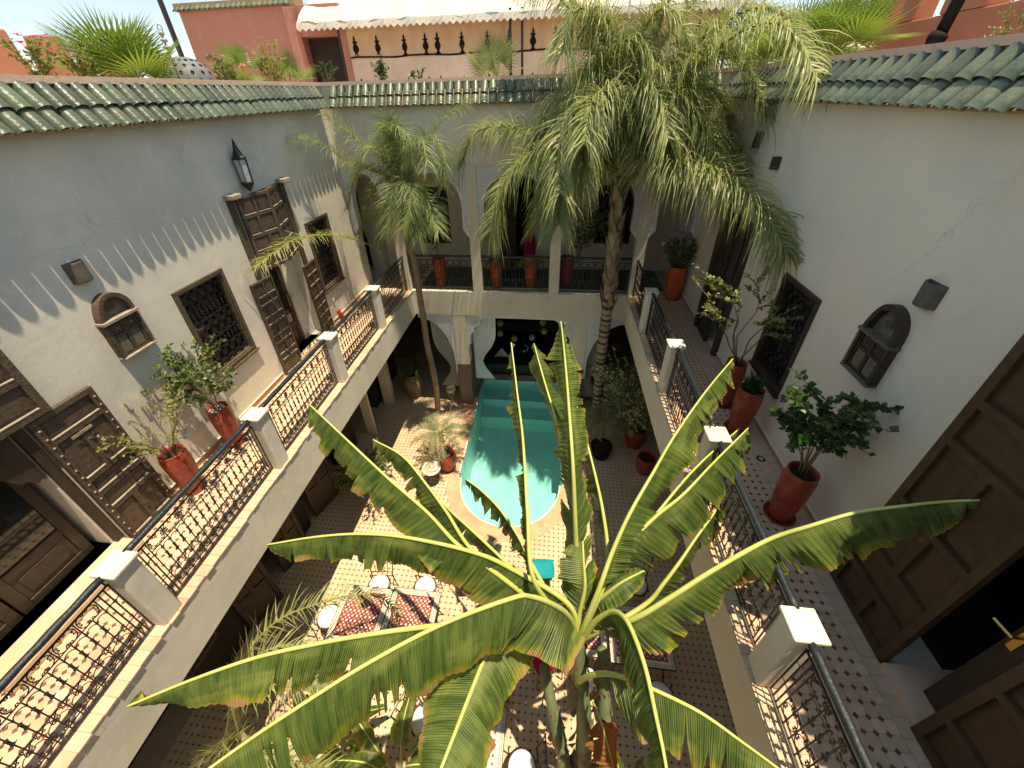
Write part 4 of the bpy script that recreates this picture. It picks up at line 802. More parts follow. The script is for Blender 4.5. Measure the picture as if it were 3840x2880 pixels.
# central lambrequin arch
for e, s in ((-2.148, 1), (.598, -1)):
    pts = [(e, ZT), (e, -1.66), (e+s*.03, -1.64), (e+s*.035, -1.55), (e+s*.075, -1.50), (e+s*.06, -1.36), (e+s*.09, -1.24), (e+s*.16, -1.17), (e+s*.20, -1.12), (e+s*.19, -1.06), (e+s*.24, -1.0), (e+s*.32, -.98), (e+s*.36, -.92), (e+s*.36, -.84), (e+s*.42, -.76), (e+s*.52, -.725), (e+s*1.373, -.72), (e+s*1.373, ZT)]
    rp = [(e+s*(i+.6)*.045, ZT-(j+1)*.05) for i in range(9) for j in range(19) if (i*.045 < .36 and j*.05 < .26) or (i*.045 < .20 and j*.05 < .40) or (i*.045 < .10 and j*.05 < .62)]
    rp = [p for p in rp if abs(p[0]-e) < (.34 if p[1] > -.95 else .15 if p[1] > -1.15 else .05)]
    spandrel_half(e, s, pts, ga, rp)
# interior of the far ground storey: dark sitting alcove behind the pool
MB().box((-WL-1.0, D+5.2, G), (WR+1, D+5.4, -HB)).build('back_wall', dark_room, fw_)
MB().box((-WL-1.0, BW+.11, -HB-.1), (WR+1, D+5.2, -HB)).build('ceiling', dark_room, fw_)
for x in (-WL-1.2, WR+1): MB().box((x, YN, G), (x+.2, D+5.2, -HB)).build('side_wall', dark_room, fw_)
for x0, x1 in ((-2.30, -2.12), (.57, .80)):
    MB().box((x0, D+.36, G), (x1, PY1+.25, -1.75)).build('alcove_wall', plinth_m, fw_); MB().box((x0, D+.36, -1.748), (x1, PY1+.25, -HB-.002)).build('alcove_wall', MATS['grey_curtain'], fw_)
bench = empty('alcove_bench', (-.8, 10.6, G), 'dark green plastered bench wall at the far end of the pool', 'bench')
rel(bevel(MB().box((PX0-.3, 10.33, G), (PX1+.3, 10.48, G+.42)).build('bench_wall', dark_green), .02), bench)
rel(MB().box((PX0-.3, 10.48, G), (PX1+.3, 12.6, G+.36)).build('bench_seat', dark_green), bench)
for k, (x, y, r_) in enumerate([(-1.55, 10.5, 0), (-.30, 10.5, 0)]):
    c = empty('cushion', (x, 10.85, G+.36), ('left' if k == 0 else 'right')+' pale cushion leaning on the dark bench beyond the pool', 'cushion', 'pale cushions on the alcove bench')
    cu = MB(); cu.add([(-.26, 0, 0), (.26, 0, 0), (.0, .04, .33), (0, .16, .0), (0, -.09, .08)], [(0, 4, 2), (4, 1, 2), (1, 3, 2), (3, 0, 2), (0, 3, 1, 4)]); rel_o = cu.build('cover', white_cloth, c, smooth=False)
# hanging paper globes
for k, (x, y, z, ) in enumerate([(-1.62, 11.2, -2.28), (-1.60, 11.0, -2.55), (-1.14, 11.1, -2.78), (-.56, 11.1, -2.72), (-.17, 11.2, -2.52), (-.22, 11.3, -2.24)]):
    where = ['upper leftmost', 'lower leftmost', 'lower middle left', 'lower middle right', 'lower rightmost', 'upper rightmost'][k]
    l = empty('pendant_lamp', (x, y, z), where+' round paper lamp hanging in the dark alcove behind the pool', 'lamp', 'round paper lamps in the alcove')
    prof = [(.11*math.sin(a), -.11*math.cos(a)) for a in [PI*i/10 for i in range(11)]]
    g_ = MB().lathe(prof, (0, 0, 0), 14); g_.build('globe', parchment, l, smooth=True)
    MB().tube([(0, 0, .11), (0, 0, -HB-.1-z)], .003, 4).build('cord', black_m, l)
# chandelier of small spheres
ch = empty('chandelier', (-.82, 11.0, -3.18), 'dark cluster chandelier with white dots hanging low between the paper lamps', 'chandelier')
mb = MB(); 
for i in range(14):
    a = i*2.4; r_ = .04+.10*((i % 3)/2); mb.lathe([(.028*math.sin(t), -.028*math.cos(t)) for t in [PI*q/5 for q in range(6)]], (r_*math.cos(a), r_*math.sin(a), -.1+.22*((i*5) % 14)/14), 7)
mb.build('beads', white_cloth, ch, smooth=True)
MB().tube([(0, 0, -.1), (0, 0, 2.45)], .004, 4).build('chain', black_m, ch); MB().lathe([(.0, .12), (.10, .08), (.12, -.05), (.05, -.14), (0, -.15)], n=12).build('body', black_m, ch)
# curtains in the arches
def curtain(name, label, x0, x1, z0, z1, y, m, pull, folds=9, grp=None):
    t = MB(); nz = 14; nx = folds*4
    v = []; f = []
    for j in range(nz+1):
        k = j/nz; z = z0+(z1-z0)*k; sq = 1-.62*math.exp(-((k-.28)/.22)**2) if pull else 1
        for i in range(nx+1):
            u = i/nx; xx = (x0+(x1-x0)*u*sq) ; yy = y+.035*math.sin(u*folds*2*PI)*(.6+.4*k)
            v.append((xx, yy, z))
    for j in range(nz):
        for i in range(nx): f.append((j*(nx+1)+i, j*(nx+1)+i+1, (j+1)*(nx+1)+i+1, (j+1)*(nx+1)+i))
    t.add(v, f); o = t.build(name, m, smooth=True, fix=False); return tag(o, label, 'curtain', grp)
G1 = 'drapes tied back in the ground floor arches'
curtain('curtain', 'grey striped drape tied back in the left ground floor arch', -2.55, -3.25, -3.3, -.9, D+.40, grey_curtain, 1, grp=G1)
curtain('curtain', 'white drape gathered at the left jamb of the alcove arch', -2.10, -1.45, -3.0, -.8, D+.45, white_cloth, 1, grp=G1)
curtain('curtain', 'white drape knotted beside the right hand column plinth near the ringed palm trunk', 1.0, 1.55, -3.45, -.9, D+.40, grey_curtain, 1, grp=G1)
# left ground storey wall under the gallery
gl = empty('ground_wall', (0, 0, 0), 'shaded ground floor wall with white pillars and open wooden doors under the left gallery', 'wall')
wall_x('plaster', -5.02, .3, YN, D+1.5, G, -HB-.002, [(7.0, 8.4, G, -1.2), (4.6, 6.2, G, -1.2), (2.6, 3.9, G, -1.2), (.0, 1.6, G, -1.3)], MATS['interior_shade'], gl, -1)  # wall coloured near-black to deepen the shade under the gallery
for y in (7.31, 8.55): bevel(MB().box((-4.86, y, G+.002), (-4.60, y+.26 if y > 8 else y+.07, -HB-.004)).build('pillar', plaster_f, gl), .01)
for (y, w, lean) in ((2.55, .62, .5), (3.55, .6, -.4), (4.75, .7, .4)):
    M = frame_mat((-4.99+.0, y, G+.02), (abs(lean)*.8, 1 if lean > 0 else .9, 0), (0, 0, 1), (1, -abs(lean)*.8, 0)); door_leaf('door_leaf', gl, M, w, 2.4, grid_panels(w, 2.4, [(1, [1]), (1.2, [1, 1]), (1, [1])], .07), m=wood_o, d=.03)
wg = window(gl, (-5.02, 1.55, -2.95), (0, 1, 0), (1, 0, 0), .62, .9, wood=wood_o, sill=False)
# plain unseen near wall closing the court, added for bounce light
MB().box((-WL-.3, YN-.4, G), (WR+.3, YN-.002, 3.6)).build('near_wall', plaster_f)['kind'] = 'structure'
# ---------------------------------------------------------------- railings
def railing_parts(L):
    """iron panel of length L in local (u,v): bars and knops, one scroll panel per cell (shared mesh), handrail"""
    br = MB(); r = .0058
    zt, z1, z2, z3, z4, zb = .775, .640, .565, .325, .265, .055
    e = .13; n = max(4, round((L-2*e)/.172)); p = (L-2*e)/n
    for z in (zt, .035): br.tube([(0, z, 0), (L, z, 0)], .009)
    for z in (z1, z3, .10): br.tube([(e, z, 0), (L-e, z, 0)], .0055)
    for u in (.006, .05, .092, L-.092, L-.05, L-.006): br.tube([(u, .035, 0), (u, zt, 0)], .007)
    for z in (.60, .30):
        for s in (0, 1): br.tube([((0 if not s else L-e), z, 0), ((e if not s else L), z, 0)], .005)
    for i in range(n+1): br.tube([(e+i*p, .035, 0), (e+i*p, zt, 0)], r)
    def knop(cc):
        br.tube([(cc, .430, 0), (cc, .440, 0), (cc, .448, 0), (cc, .50, 0), (cc, .508, 0), (cc, .52, 0)], [.006, .016, .010, .010, .016, .006], 6)
        br.tube([(cc-.024, .440, 0), (cc, .426, 0), (cc+.024, .440, 0)], .0045, 3)
    for i in range(n):
        x0 = e+i*p; c = x0+p/2
        br.tube([(c, .035, 0), (c, z1-.012, 0)], r); knop(c); (knop(x0) if i else None)
    sc = MB(); x0, x1 = 0, p; c = p/2; zc = (zt+z1)/2
    for q in (cscroll(x0+.012, zc, c, z1+.004, -.030), cscroll(c, z1+.004, x1-.012, zc, -.030), cscroll(x1-.012, zc, c, zt-.004, -.030), cscroll(c, zt-.004, x0+.012, zc, -.030)):
        sc.tube(xy3(q), .0048, 3, cap=False)
    for cc in (p*.25, p*.75): sc.tube(xy3(arc(cc, z2, p*.25, 0, PI, 7)), .0048, 3, cap=False)
    sl = MB()
    for k in (0, 1):
        a = k*p/2; b = a+p/2
        for q in (cscroll(a+.006, z4+.012, b-.006, z3-.006, .018), cscroll(a+.006, z3-.008, b-.006, z4+.004, .016)): sl.tube(xy3(q), .0042, 3, cap=False)
    zl = .10; zm = (zl+z4)/2
    for q in (cscroll(x0+.010, zm, c, zl+.004, -.030), cscroll(c, zl+.004, x1-.010, zm, -.030), cscroll(c, z4, x0+.010, zm, -.030), cscroll(x1-.010, zm, c, z4, -.030)):
        sl.tube(xy3(q), .0044, 3, cap=False)
    sl_o = sl.build('lower_scroll_panel', iron, fix=False); sc_o = sc.build('scroll_panel', iron, fix=False); br_o = br.build('bars', iron)
    hr = MB(); k = max(6, int(L/.08))
    hr.tube([(-.01+(L+.02)*i/k, .870+.002*math.sin(i*2.1), .0) for i in range(k+1)], [.030+.002*math.sin(i*1.7+1) for i in range(k+1)], 10)
    hr_o = hr.build('handrail', rail_m, smooth=True)
    bk = MB()
    for u in (.02, L/2, L-.02): bk.tube([(u, zt, 0), (u, .85, 0)], .007)
    bk_o = bk.build('brackets', iron)
    out = [(o.data, [0] if o not in (sc_o, sl_o) else [e+i*p for i in range(n)]) for o in (sc_o, sl_o, br_o, hr_o, bk_o)]
    for o in (sl_o, sc_o, br_o, hr_o, bk_o): bpy.data.objects.remove(o)
    return out
_RC = {}
def railing(o, u, n, L, label, group):
    key = round(L, 3)
    if key not in _RC: _RC[key] = railing_parts(L)
    E_ = empty('iron_railing', label=label, cat='railing', group=group); E_.matrix_world = frame_mat(o, u, (0, 0, 1), n)
    for me, xs in _RC[key]:
        for x in xs:
            c = bpy.data.objects.new(me.name.split('.')[0], me); c.location = (x, 0, 0); link(c, E_)
    return E_
# masonry posts with stone caps
sh = bevel(MB().box((.012, .012, .002), (CW-.02, CW-.012, .862)).build('shaft', plaster_l), .022); shr = bevel(MB().box((.012, .012, .002), (CW-.02, CW-.012, .862)).build('shaft', plaster_r), .022)
cp = bevel(MB().box((-.01, -.004, .864), (CW+.004, CW+.004, .90)).build('stone_cap', marble), .011)
nk = bevel(MB().box((.0, .004, .842), (CW-.008, CW-.004, .862)).build('neck', marble), .006)
def post(x, y, label, grp, right=False):
    E_ = empty('railing_post', (x, y, 0), label, 'post', grp)
    for s in ((shr if right else sh), cp, nk):
        c = s.copy(); link(c, E_); c.location = (0, 0, 0)
    return E_
PLs = [1.2606+1.8433*k for k in range(-1, 4)]; PRs = [1.3917+1.869*k for k in range(-1, 4)]
GP = 'plaster posts along the left gallery'; GQ = 'plaster posts along the right gallery'
ordn = ['', 'nearest', 'second nearest', 'third nearest', 'farthest']
for k, y in enumerate(PLs):
    if k: post(-A-CW+.006, y, f'{ordn[k]} post of the left gallery railing with sunlit cream cap', GP)
for k, y in enumerate(PRs):
    if k: post(B, y, f'{ordn[k]} post of the right gallery railing with pale square cap', GQ, True)
for o in (sh, shr, cp, nk): bpy.data.objects.remove(o)
gpL = 'wrought iron railings of the left gallery'; gpR = 'wrought iron railings of the right gallery'; gpF = 'wrought iron railings of the far gallery'
bay = 1.8433-CW+.012
names = ['nearest corner', 'second', 'third', 'fourth', 'fifth and farthest']
for k in range(4):
    railing((-A-.12, PLs[k]+CW-.006, .002), (0, 1, 0), (1, 0, 0), bay, f'scrolled iron railing, {names[k]} bay from the viewer along the left gallery', gpL)
railing((-A-.12, PLs[4]+CW-.006, .002), (0, 1, 0), (1, 0, 0), D-PLs[4]-CW, f'scrolled iron railing, {names[4]} bay along the left gallery next to the corner column', gpL)
bayr = 1.869-CW+.012
for k in range(4):
    railing((B+.11, PRs[k]+CW-.006, .002), (0, 1, 0), (-1, 0, 0), bayr, f'scrolled iron railing, {names[k]} bay from the viewer along the right gallery', gpR)
railing((B+.11, PRs[4]+CW-.006, .002), (0, 1, 0), (-1, 0, 0), D-PRs[4]-CW, f'scrolled iron railing, {names[4]} bay along the right gallery next to the corner column', gpR)
for i, w in ((1, 'left'), (2, 'middle'), (3, 'right')):
    railing((colx[i][1]+.003, D+.10, .004), (1, 0, 0), (0, -1, 0), colx[i+1][0]-colx[i][1]-.006, f'iron railing under the {w} upper arch of the far wing', gpF)

# ---------------------------------------------------------------- pots and plants
def pot(name, x, y, z, h, r, m, label, grp=None, prof=None, fill=soil, tilt=0, dish=False):
    E_ = empty(name, (x, y, z), label, 'pot', grp)
    prof = prof or [(.0, 0), (.70, 0), (.74, .03), (.70, .06), (.86, .30), (.97, .58), (1.0, .80), (.96, .92), (.90, .97), (.93, 1.0), (.86, 1.0), (.80, .94), (.80, .88)]
    MB().lathe([(r*a, h*b) for a, b in prof], n=28).build('pot_body', m, E_, smooth=True)
    fl = MB().lathe([(r*.81, h*.90), (r*.4, h*.915), (0, h*.91)], n=18); fl.build('pot_soil', fill, E_)
    if dish: MB().lathe([(0, .004), (r*1.0, .004), (r*1.05, .03), (r*.98, .03), (r*.95, .012)], n=24).build('saucer', m, E_, smooth=True)
    return E_
def leaf_mesh(L, w, fold=.25, curl=.15):
    return [(0, 0, 0), (w*.5, L*.45, -w*fold*.2), (0, L, -L*curl), (-w*.5, L*.45, -w*fold*.2), (0, L*.45, w*fold*.15)], [(0, 1, 4), (1, 2, 4), (2, 3, 4), (3, 0, 4)]
def add_leaf(mb, p, d, L, w, rg, mi=0, roll=None, fold=.25, curl=.15):
    d = Vector(d).normalized(); ref = Vector((rg.uniform(-1, 1), rg.uniform(-1, 1), rg.uniform(.2, 1.6))); x = d.cross(ref)
    if x.length < 1e-3: x = d.orthogonal()
    x.normalize(); n = x.cross(d)
    v, f = leaf_mesh(L, w, fold, curl); P = Vector(p)
    mb.add([P+x*a+d*b+n*c for a, b, c in v], f, mi)
def shrub(name, x, y, z, label, cat='shrub', grp=None, stems=6, h=.6, spread=.3, leafL=.05, leafW=.03, per=60, mats=None, seed=1, droop=0, stem_r=.007, bare=.35, lean=(0, 0), branch=4, clump=None, twist=0):
    rg = random.Random(seed); E_ = empty(name, (x, y, z), label, cat, grp); mats = mats or [shrub_l]
    st = MB(); lf = MB()
    for s in range(stems):
        a = 2*PI*s/stems+rg.uniform(-.4, .4); R_ = spread*rg.uniform(.35, 1); hh = h*rg.uniform(.7, 1.05)
        P = [Vector((.03*math.cos(a), .03*math.sin(a), -.04))]
        for k in range(1, 7):
            t = k/6; tw = twist*math.sin(t*5+s)
            P.append(Vector((R_*t*math.cos(a+tw)+lean[0]*t+rg.uniform(-.012, .012), R_*t*math.sin(a+tw)+lean[1]*t+rg.uniform(-.012, .012), hh*t-droop*t*t*h)))
        st.tube(P, [stem_r*(1-.75*i/6) for i in range(7)], 5)
        tips = []
        for b in range(branch):
            k = rg.uniform(bare, 1)*6; i0 = min(5, int(k)); p0 = P[i0].lerp(P[i0+1], k-i0); aa = a+rg.uniform(-1.6, 1.6); l_ = h*rg.uniform(.15, .34)
            p1 = p0+Vector((math.cos(aa)*l_, math.sin(aa)*l_, l_*rg.uniform(.1, 1.0)-droop*l_)); pm = p0.lerp(p1, .5)+Vector((0, 0, .02))
            st.tube([p0, pm, p1], [stem_r*.5, stem_r*.4, stem_r*.25], 4); tips.append((p0, pm, p1))
        tips.append((P[-3], P[-2], P[-1])); tips.append((P[3], P[4], P[5])) if bare < .6 else None
        for q in range(per):
            tp = tips[rg.randrange(len(tips))]; t = rg.uniform(.15, 1.05); p = tp[0].lerp(tp[1], t*2) if t < .5 else tp[1].lerp(tp[2], t*2-1)
            d = (tp[2]-tp[0]).normalized()*.5+Vector((rg.uniform(-1, 1), rg.uniform(-1, 1), rg.uniform(-.6, .9)-droop))
            add_leaf(lf, p, d, leafL*rg.uniform(.7, 1.2), leafW*rg.uniform(.8, 1.2), rg, rg.randrange(len(mats)))
    st.build('stem', twig, E_, smooth=True); lf.build('foliage', mats, E_, fix=False)
    return E_
rose_leaf = dict(mats=[shrub_l, shrub_y, shrub_l])
pot('plant_pot', -4.36, 2.72, .0, .68, .145, red_clay, 'red clay pot nearest the viewer on the left gallery beside the old door leaf', 'red pots on the left gallery')
shrub('sparse_shrub', -4.36, 2.72, .64, 'sparse yellow green shrub in the nearer red pot of the left gallery', grp='shrubs in the red pots of the left gallery', stems=9, h=.85, spread=.52, leafL=.045, leafW=.026, per=70, seed=5, bare=.15, mats=[shrub_l, shrub_y], branch=6)
pot('plant_pot', -4.38, 3.50, .0, .68, .14, red_clay, 'red clay pot filled with white pebbles under the grilled window of the left gallery', 'red pots on the left gallery', fill=pebble)
shrub('bushy_shrub', -4.38, 3.50, .64, 'dense small leaved shrub in the pebble topped red pot of the left gallery', grp='shrubs in the red pots of the left gallery', stems=10, h=1.05, spread=.42, leafL=.055, leafW=.04, per=150, seed=8, bare=.3, mats=[shrub_l, shrub_d, shrub_l], branch=6, lean=(-.02, -.12))
pg = random.Random(3); pb = MB()
for i in range(90):
    a = pg.uniform(0, 2*PI); r_ = .12*math.sqrt(pg.random()); pb.lathe([(0, .012), (.010, .006), (.012, 0)], (-4.38+r_*math.cos(a), 3.50+r_*math.sin(a), .642), 5)
tag(pb.build('white_pebbles', pebble), kind='stuff')
gR = 'tall clay pots along the right gallery'
pot('plant_pot', 2.68, 3.06, .0, .74, .155, red_clay, 'tall red clay pot nearest the viewer on the right gallery below the plaster wall niche', gR, dish=True)
shrub('round_leaved_shrub', 2.68, 3.06, .70, 'dark glossy round leaved shrub on bare stems in the nearest right gallery pot', stems=8, h=1.05, spread=.24, leafL=.075, leafW=.065, per=120, seed=21, bare=.45, mats=[shrub_d], branch=6, stem_r=.010, lean=(-.10, .02))
pot('plant_pot', 2.70, 4.42, .0, .74, .16, red_clay, 'tall red clay pot with a spiky succulent on the right gallery', gR, dish=True)
sa = empty('spiky_succulent', (2.70, 4.42, .69), 'dark spiky rosette succulent in the middle red pot of the right gallery', 'succulent'); mb = MB(); rg = random.Random(4)
for i in range(34):
    a = i*2.4; el = .15+1.1*(i/34); L_ = rg.uniform(.17, .25); d = Vector((math.cos(a)*math.cos(el), math.sin(a)*math.cos(el), math.sin(el))); add_leaf(mb, Vector((0, 0, .02+.1*i/34)), d, L_, .055, rg, 0, fold=.5, curl=.05)
mb.build('leaf_rosette', shrub_d, sa, fix=False)
pot('plant_pot', 2.70, 4.98, .0, .78, .145, red_clay, 'slim dark red pot farthest back of the three together on the right gallery', gR, dish=True)
shrub('twisted_shrub', 2.70, 4.98, .74, 'shrub with twisted bare stems and pale sunlit leaves in the slim red pot', stems=6, h=1.15, spread=.60, leafL=.055, leafW=.045, per=120, seed=14, bare=.6, mats=[shrub_l, shrub_y, shrub_d], branch=6, stem_r=.013, lean=(-.25, .05), twist=.5)
pot('plant_pot', 2.78, 8.68, .0, .78, .19, orange_clay, 'bright orange tapered pot in the far corner of the right gallery', gR, dish=True)
shrub('feathery_bush', 2.78, 8.68, .74, 'dense feathery dark green bush in the orange corner pot', stems=18, h=.75, spread=.42, leafL=.04, leafW=.02, per=260, seed=31, bare=.05, mats=[palm_leaf2, palm_leaf2, shrub_d], branch=9, droop=.15)
gF = 'orange pots behind the far railing'
for k, (x, y, lb, pl) in enumerate([(-2.78, 9.06, 'orange pot behind the left bay of the far railing', 0), (-1.36, 9.05, 'left orange pot behind the middle bay of the far railing', 1), (-.52, 9.16, 'right orange pot behind the middle bay of the far railing', 1), (.36, 9.20, 'orange red pot behind the right bay of the far railing beside the column', 2)]):
    pot('plant_pot', x, y, .004, .76, .165, orange_clay if k < 3 else red_clay, lb, gF)
    if pl == 0: shrub('small_shrub', x, y, .70, 'thin dark shrub in the left orange pot of the far gallery', stems=4, h=.7, spread=.12, leafL=.04, leafW=.025, per=60, seed=41, mats=[shrub_d])
    if pl == 1: shrub('trailing_plant', x, y, .70, ['', 'strappy trailing plant in the left pot of the middle bay', 'strappy trailing plant in the right pot of the middle bay'][k], stems=14, h=.42, spread=.30, leafL=.16, leafW=.02, per=12, seed=42+k, mats=[palm_leaf, shrub_l], droop=1.0)
    if pl == 2: shrub('climbing_shrub', x+.25, y, .70, 'tall loose lobed leaf shrub between column and palm trunk on the far gallery', stems=9, h=1.25, spread=.42, leafL=.075, leafW=.06, per=90, seed=47, mats=[shrub_d, shrub_l], bare=.15, lean=(.1, 0), branch=6)
# red cylinder (gas bottle like) beyond the middle arch
ex = empty('red_canister', (-.62, 10.15, .004), 'dark red upright canister in the doorway beyond the middle upper arch', 'canister')
MB().lathe([(0, 0), (.15, 0), (.16, .03), (.16, .82), (.13, .92), (.05, .97), (.05, 1.04), (0, 1.04)], n=20).build('cylinder', mag_cloth, ex, smooth=True)

# ---------------------------------------------------------------- wall fittings
def sconce(x, y, z, s, label):
    E_ = empty('wall_sconce', (x, y, z), label, 'wall lamp', 'half round clay wall lamps')
    h = .20; mb = MB(); a0, a1 = (-PI/2, PI/2) if s > 0 else (PI/2, 3*PI/2)
    mb.lathe([(.085, 0), (.088, .01), (.088, h-.01), (.085, h), (.075, h), (.075, 0), (.085, 0)], n=14, a0=a0, a1=a1)
    o = mb.build('shade', MATS['sconce_clay'], E_, smooth=False)
    MB().box((.001*s, -.088, .0), (.008*s, .088, h)).build('back_plate', MATS['sconce_clay'], E_)
    MB().lathe([(0, h-.03), (.073, h-.03)], n=14, a0=a0, a1=a1).build('top_plate', wood_e if s > 0 else iron, E_)
mat('sconce_clay', (.15, .125, .10), .7, .3, c2=(.09, .075, .06), scale=14, bump=.3)
sconce(XL, 3.125, 2.655, 1, 'half round bronze clay lamp on the sunlit left wall above the niche shelf')
sconce(XR, 3.23, 2.58, -1, 'half round dark clay lamp on the shaded right wall above the niche shelf')
def niche(y0, y1, z0, z1, zm, x, s, label, m, me, seed):
    """small wall cupboard with arched top, two doors and a painted panel; local u along wall"""
    w = y1-y0; E_ = empty('wall_cabinet', label=label, cat='cabinet', group='arched wall cabinets')
    E_.matrix_world = frame_mat((x, y0 if s > 0 else y1, z0), (0, s, 0), (0, 0, 1), (s, 0, 0))
    h = z1-z0; hm = zm-z0
    out = [(0, hm)]+[(w*.5-w*.5*math.cos(t)*(1-.10*math.sin(2*t)), hm+(h-hm)*math.sin(t)**.92) for t in [PI*i/16 for i in range(17)]][1:-1]+[(w, hm)]
    inn = [(w*.5+(p[0]-w*.5)*.78, hm+(p[1]-hm)*.82) for p in out]
    n_ = len(out); fr = MB(); zt = .085
    fr.add([(*p, 0) for p in out]+[(*p, zt) for p in out]+[(*p, zt) for p in inn]+[(*p, .02) for p in inn], [(i, i+1, i+1+n_, i+n_) for i in range(n_-1)]+[(i+n_, i+1+n_, i+1+2*n_, i+2*n_) for i in range(n_-1)]+[(i+2*n_, i+1+2*n_, i+1+3*n_, i+3*n_) for i in range(n_-1)])
    fr.build('arch_frame', m, E_)
    MB().add([(*p, .02) for p in inn], [tuple(range(n_))]).build('arch_panel', MATS['painted_panel'], E_, fix=False)
    rg_ = MB()
    for r_ in (.045, .03, .015): rg_.tube([(w*.5+r_*math.cos(a), hm+(h-hm)*.42+r_*math.sin(a), .024) for a in [2*PI*i/14 for i in range(14)]], .004, 4, closed=True)
    rg_.build('rosette', MATS['painted_panel'], E_)
    bevel(MB().box((-.012, hm-.02, 0), (w+.012, hm+.012, .105)).build('shelf', me, E_), .004)
    bevel(MB().box((-.006, 0, 0), (w+.006, .02, .10)).build('bottom_rail', me, E_), .004)
    MB().box((0, .02, 0), (.03, hm-.02, .08)).build('side', m, E_); MB().box((w-.03, .02, 0), (w, hm-.02, .08)).build('side', m, E_)
    tt = MB()
    for i in range(18):
        for u in (-.008, w+.004): tt.box((u, .03+i*(hm-.06)/18, .06), (u+.008, .03+i*(hm-.06)/18+.010, .09))
    tt.build('toothed_edge', m, E_)
    for k in (0, 1):
        u0 = .032+k*(w-.064)/2; ww = (w-.064)/2-.003; H_ = hm-.045
        fr2, ps = relief(ww, H_, [(.018, .018, ww-.018, H_*.56), (.018, H_*.63, ww-.018, H_-.018)], .014)
        o = fr2.build('cabinet_door', m, E_, fix=False); o.location = (u0, .022, .05)
        for i, q in enumerate(ps): q.build('panel', MATS['painted_panel'] if i == 0 else m, o, fix=False)
        kb = MB(); kb.tube([(ww/2+.011*math.cos(a), H_*.80+.011*math.sin(a), .018) for a in [2*PI*i/8 for i in range(8)]], .003, 4, closed=True); kb.build('ring', me, o)
mat('painted_panel', (.16, .15, .105), .6, .3, c2=(.10, .085, .05), c3=(.26, .24, .16), scale=18, s2=40, bump=.2)
niche(3.00, 3.375, 1.79, 2.49, 2.225, XL, 1, 'small weathered arched wood cabinet on the sunlit left wall under a clay lamp', wood_o, wood_e, 1)
niche(3.22, 3.605, 1.74, 2.49, 2.17, XR, -1, 'small dark arched wood cabinet on the shaded right wall under a clay lamp', wood_d, MATS['sconce_clay'], 2)
# wall lantern
lt = empty('wall_lantern', (XL+.10, 5.74, 2.96), 'tall pointed metal and glass lantern high on the left wall above the doorway', 'lantern')
mb = MB(); mb.lathe([(0, 0), (.085, .10), (.09, .12), (.09, .14), (.08, .145)], n=6); mb.lathe([(.085, .44), (.10, .45), (.10, .47), (.075, .49), (.04, .57), (.018, .66), (.004, .71), (0, .71)], n=6)
for j in range(6):
    a = 2*PI*j/6; mb.tube([(.08*math.cos(a), .08*math.sin(a), .14), (.09*math.cos(a), .09*math.sin(a), .45)], .005)
mb.box((-.10, -.012, .40), (-.02, .012, .42)); mb.build('lantern_frame', iron, lt)
MB().lathe([(.074, .145), (.084, .445)], n=6).build('lantern_glass', glass_m, lt)
# small fittings
pl = empty('wall_plate', (XR-.001, 3.07, .99), 'small pale diamond shaped socket plate low on the right wall', 'plate')
MB().add([(0, 0, -.045), (0, -.035, 0), (0, 0, .045), (0, .035, 0), (-.008, 0, -.03), (-.008, -.023, 0), (-.008, 0, .03), (-.008, .023, 0)], [(4, 5, 6, 7), (0, 1, 5, 4), (1, 2, 6, 5), (2, 3, 7, 6), (3, 0, 4, 7)]).build('cover', plaster_r, pl)
pl = empty('wall_socket', (XL+.001, 7.12, .50), 'small white fitting on the left wall beside the far door leaf', 'socket'); bevel(MB().box((0, -.03, -.05), (.03, .03, .05)).build('cover', white_line, pl), .008)
dn = empty('floor_drain', (2.82, 3.89, .003), 'round dark floor drain between the pots of the right gallery', 'drain')
MB().lathe([(.0, .002), (.03, .002), (.035, .006), (.05, .004), (.055, .0)], n=18).build('drain_ring', iron, dn); MB().lathe([(0, .004), (.028, .004)], n=14).build('drain_grate', glass_m, dn)
for k, (y, z0, z1, lb) in enumerate([(7.02, 3.30, 3.52, 'dark wooden peg highest on the right wall behind the palm'), (7.60, 3.14, 3.27, 'dark wooden peg farthest back on the right wall behind the palm'), (6.27, 3.12, 3.28, 'dark wooden peg nearest on the right wall beside the palm fronds')]):
    o = bevel(MB().box((XR-.10, y-.035, z0), (XR-.001, y+.035, z1)).build('wall_peg', wood_d), .005); tag(o, lb, 'peg', 'wooden pegs on the right wall')
kd = empty('dustpan', (XL+.16, 6.98, .02), 'small red plastic dustpan leaning in the corner by the far door leaf', 'dustpan')
MB().add([(0, 0, 0), (.0, .14, 0), (-.06, .14, .26), (-.06, 0, .26), (.03, 0, .0), (.03, .14, 0)], [(0, 1, 2, 3), (0, 4, 5, 1), (4, 3, 2, 5)]).build('pan', mat('red_plastic', (.6, .05, .02), .4), kd, fix=False)
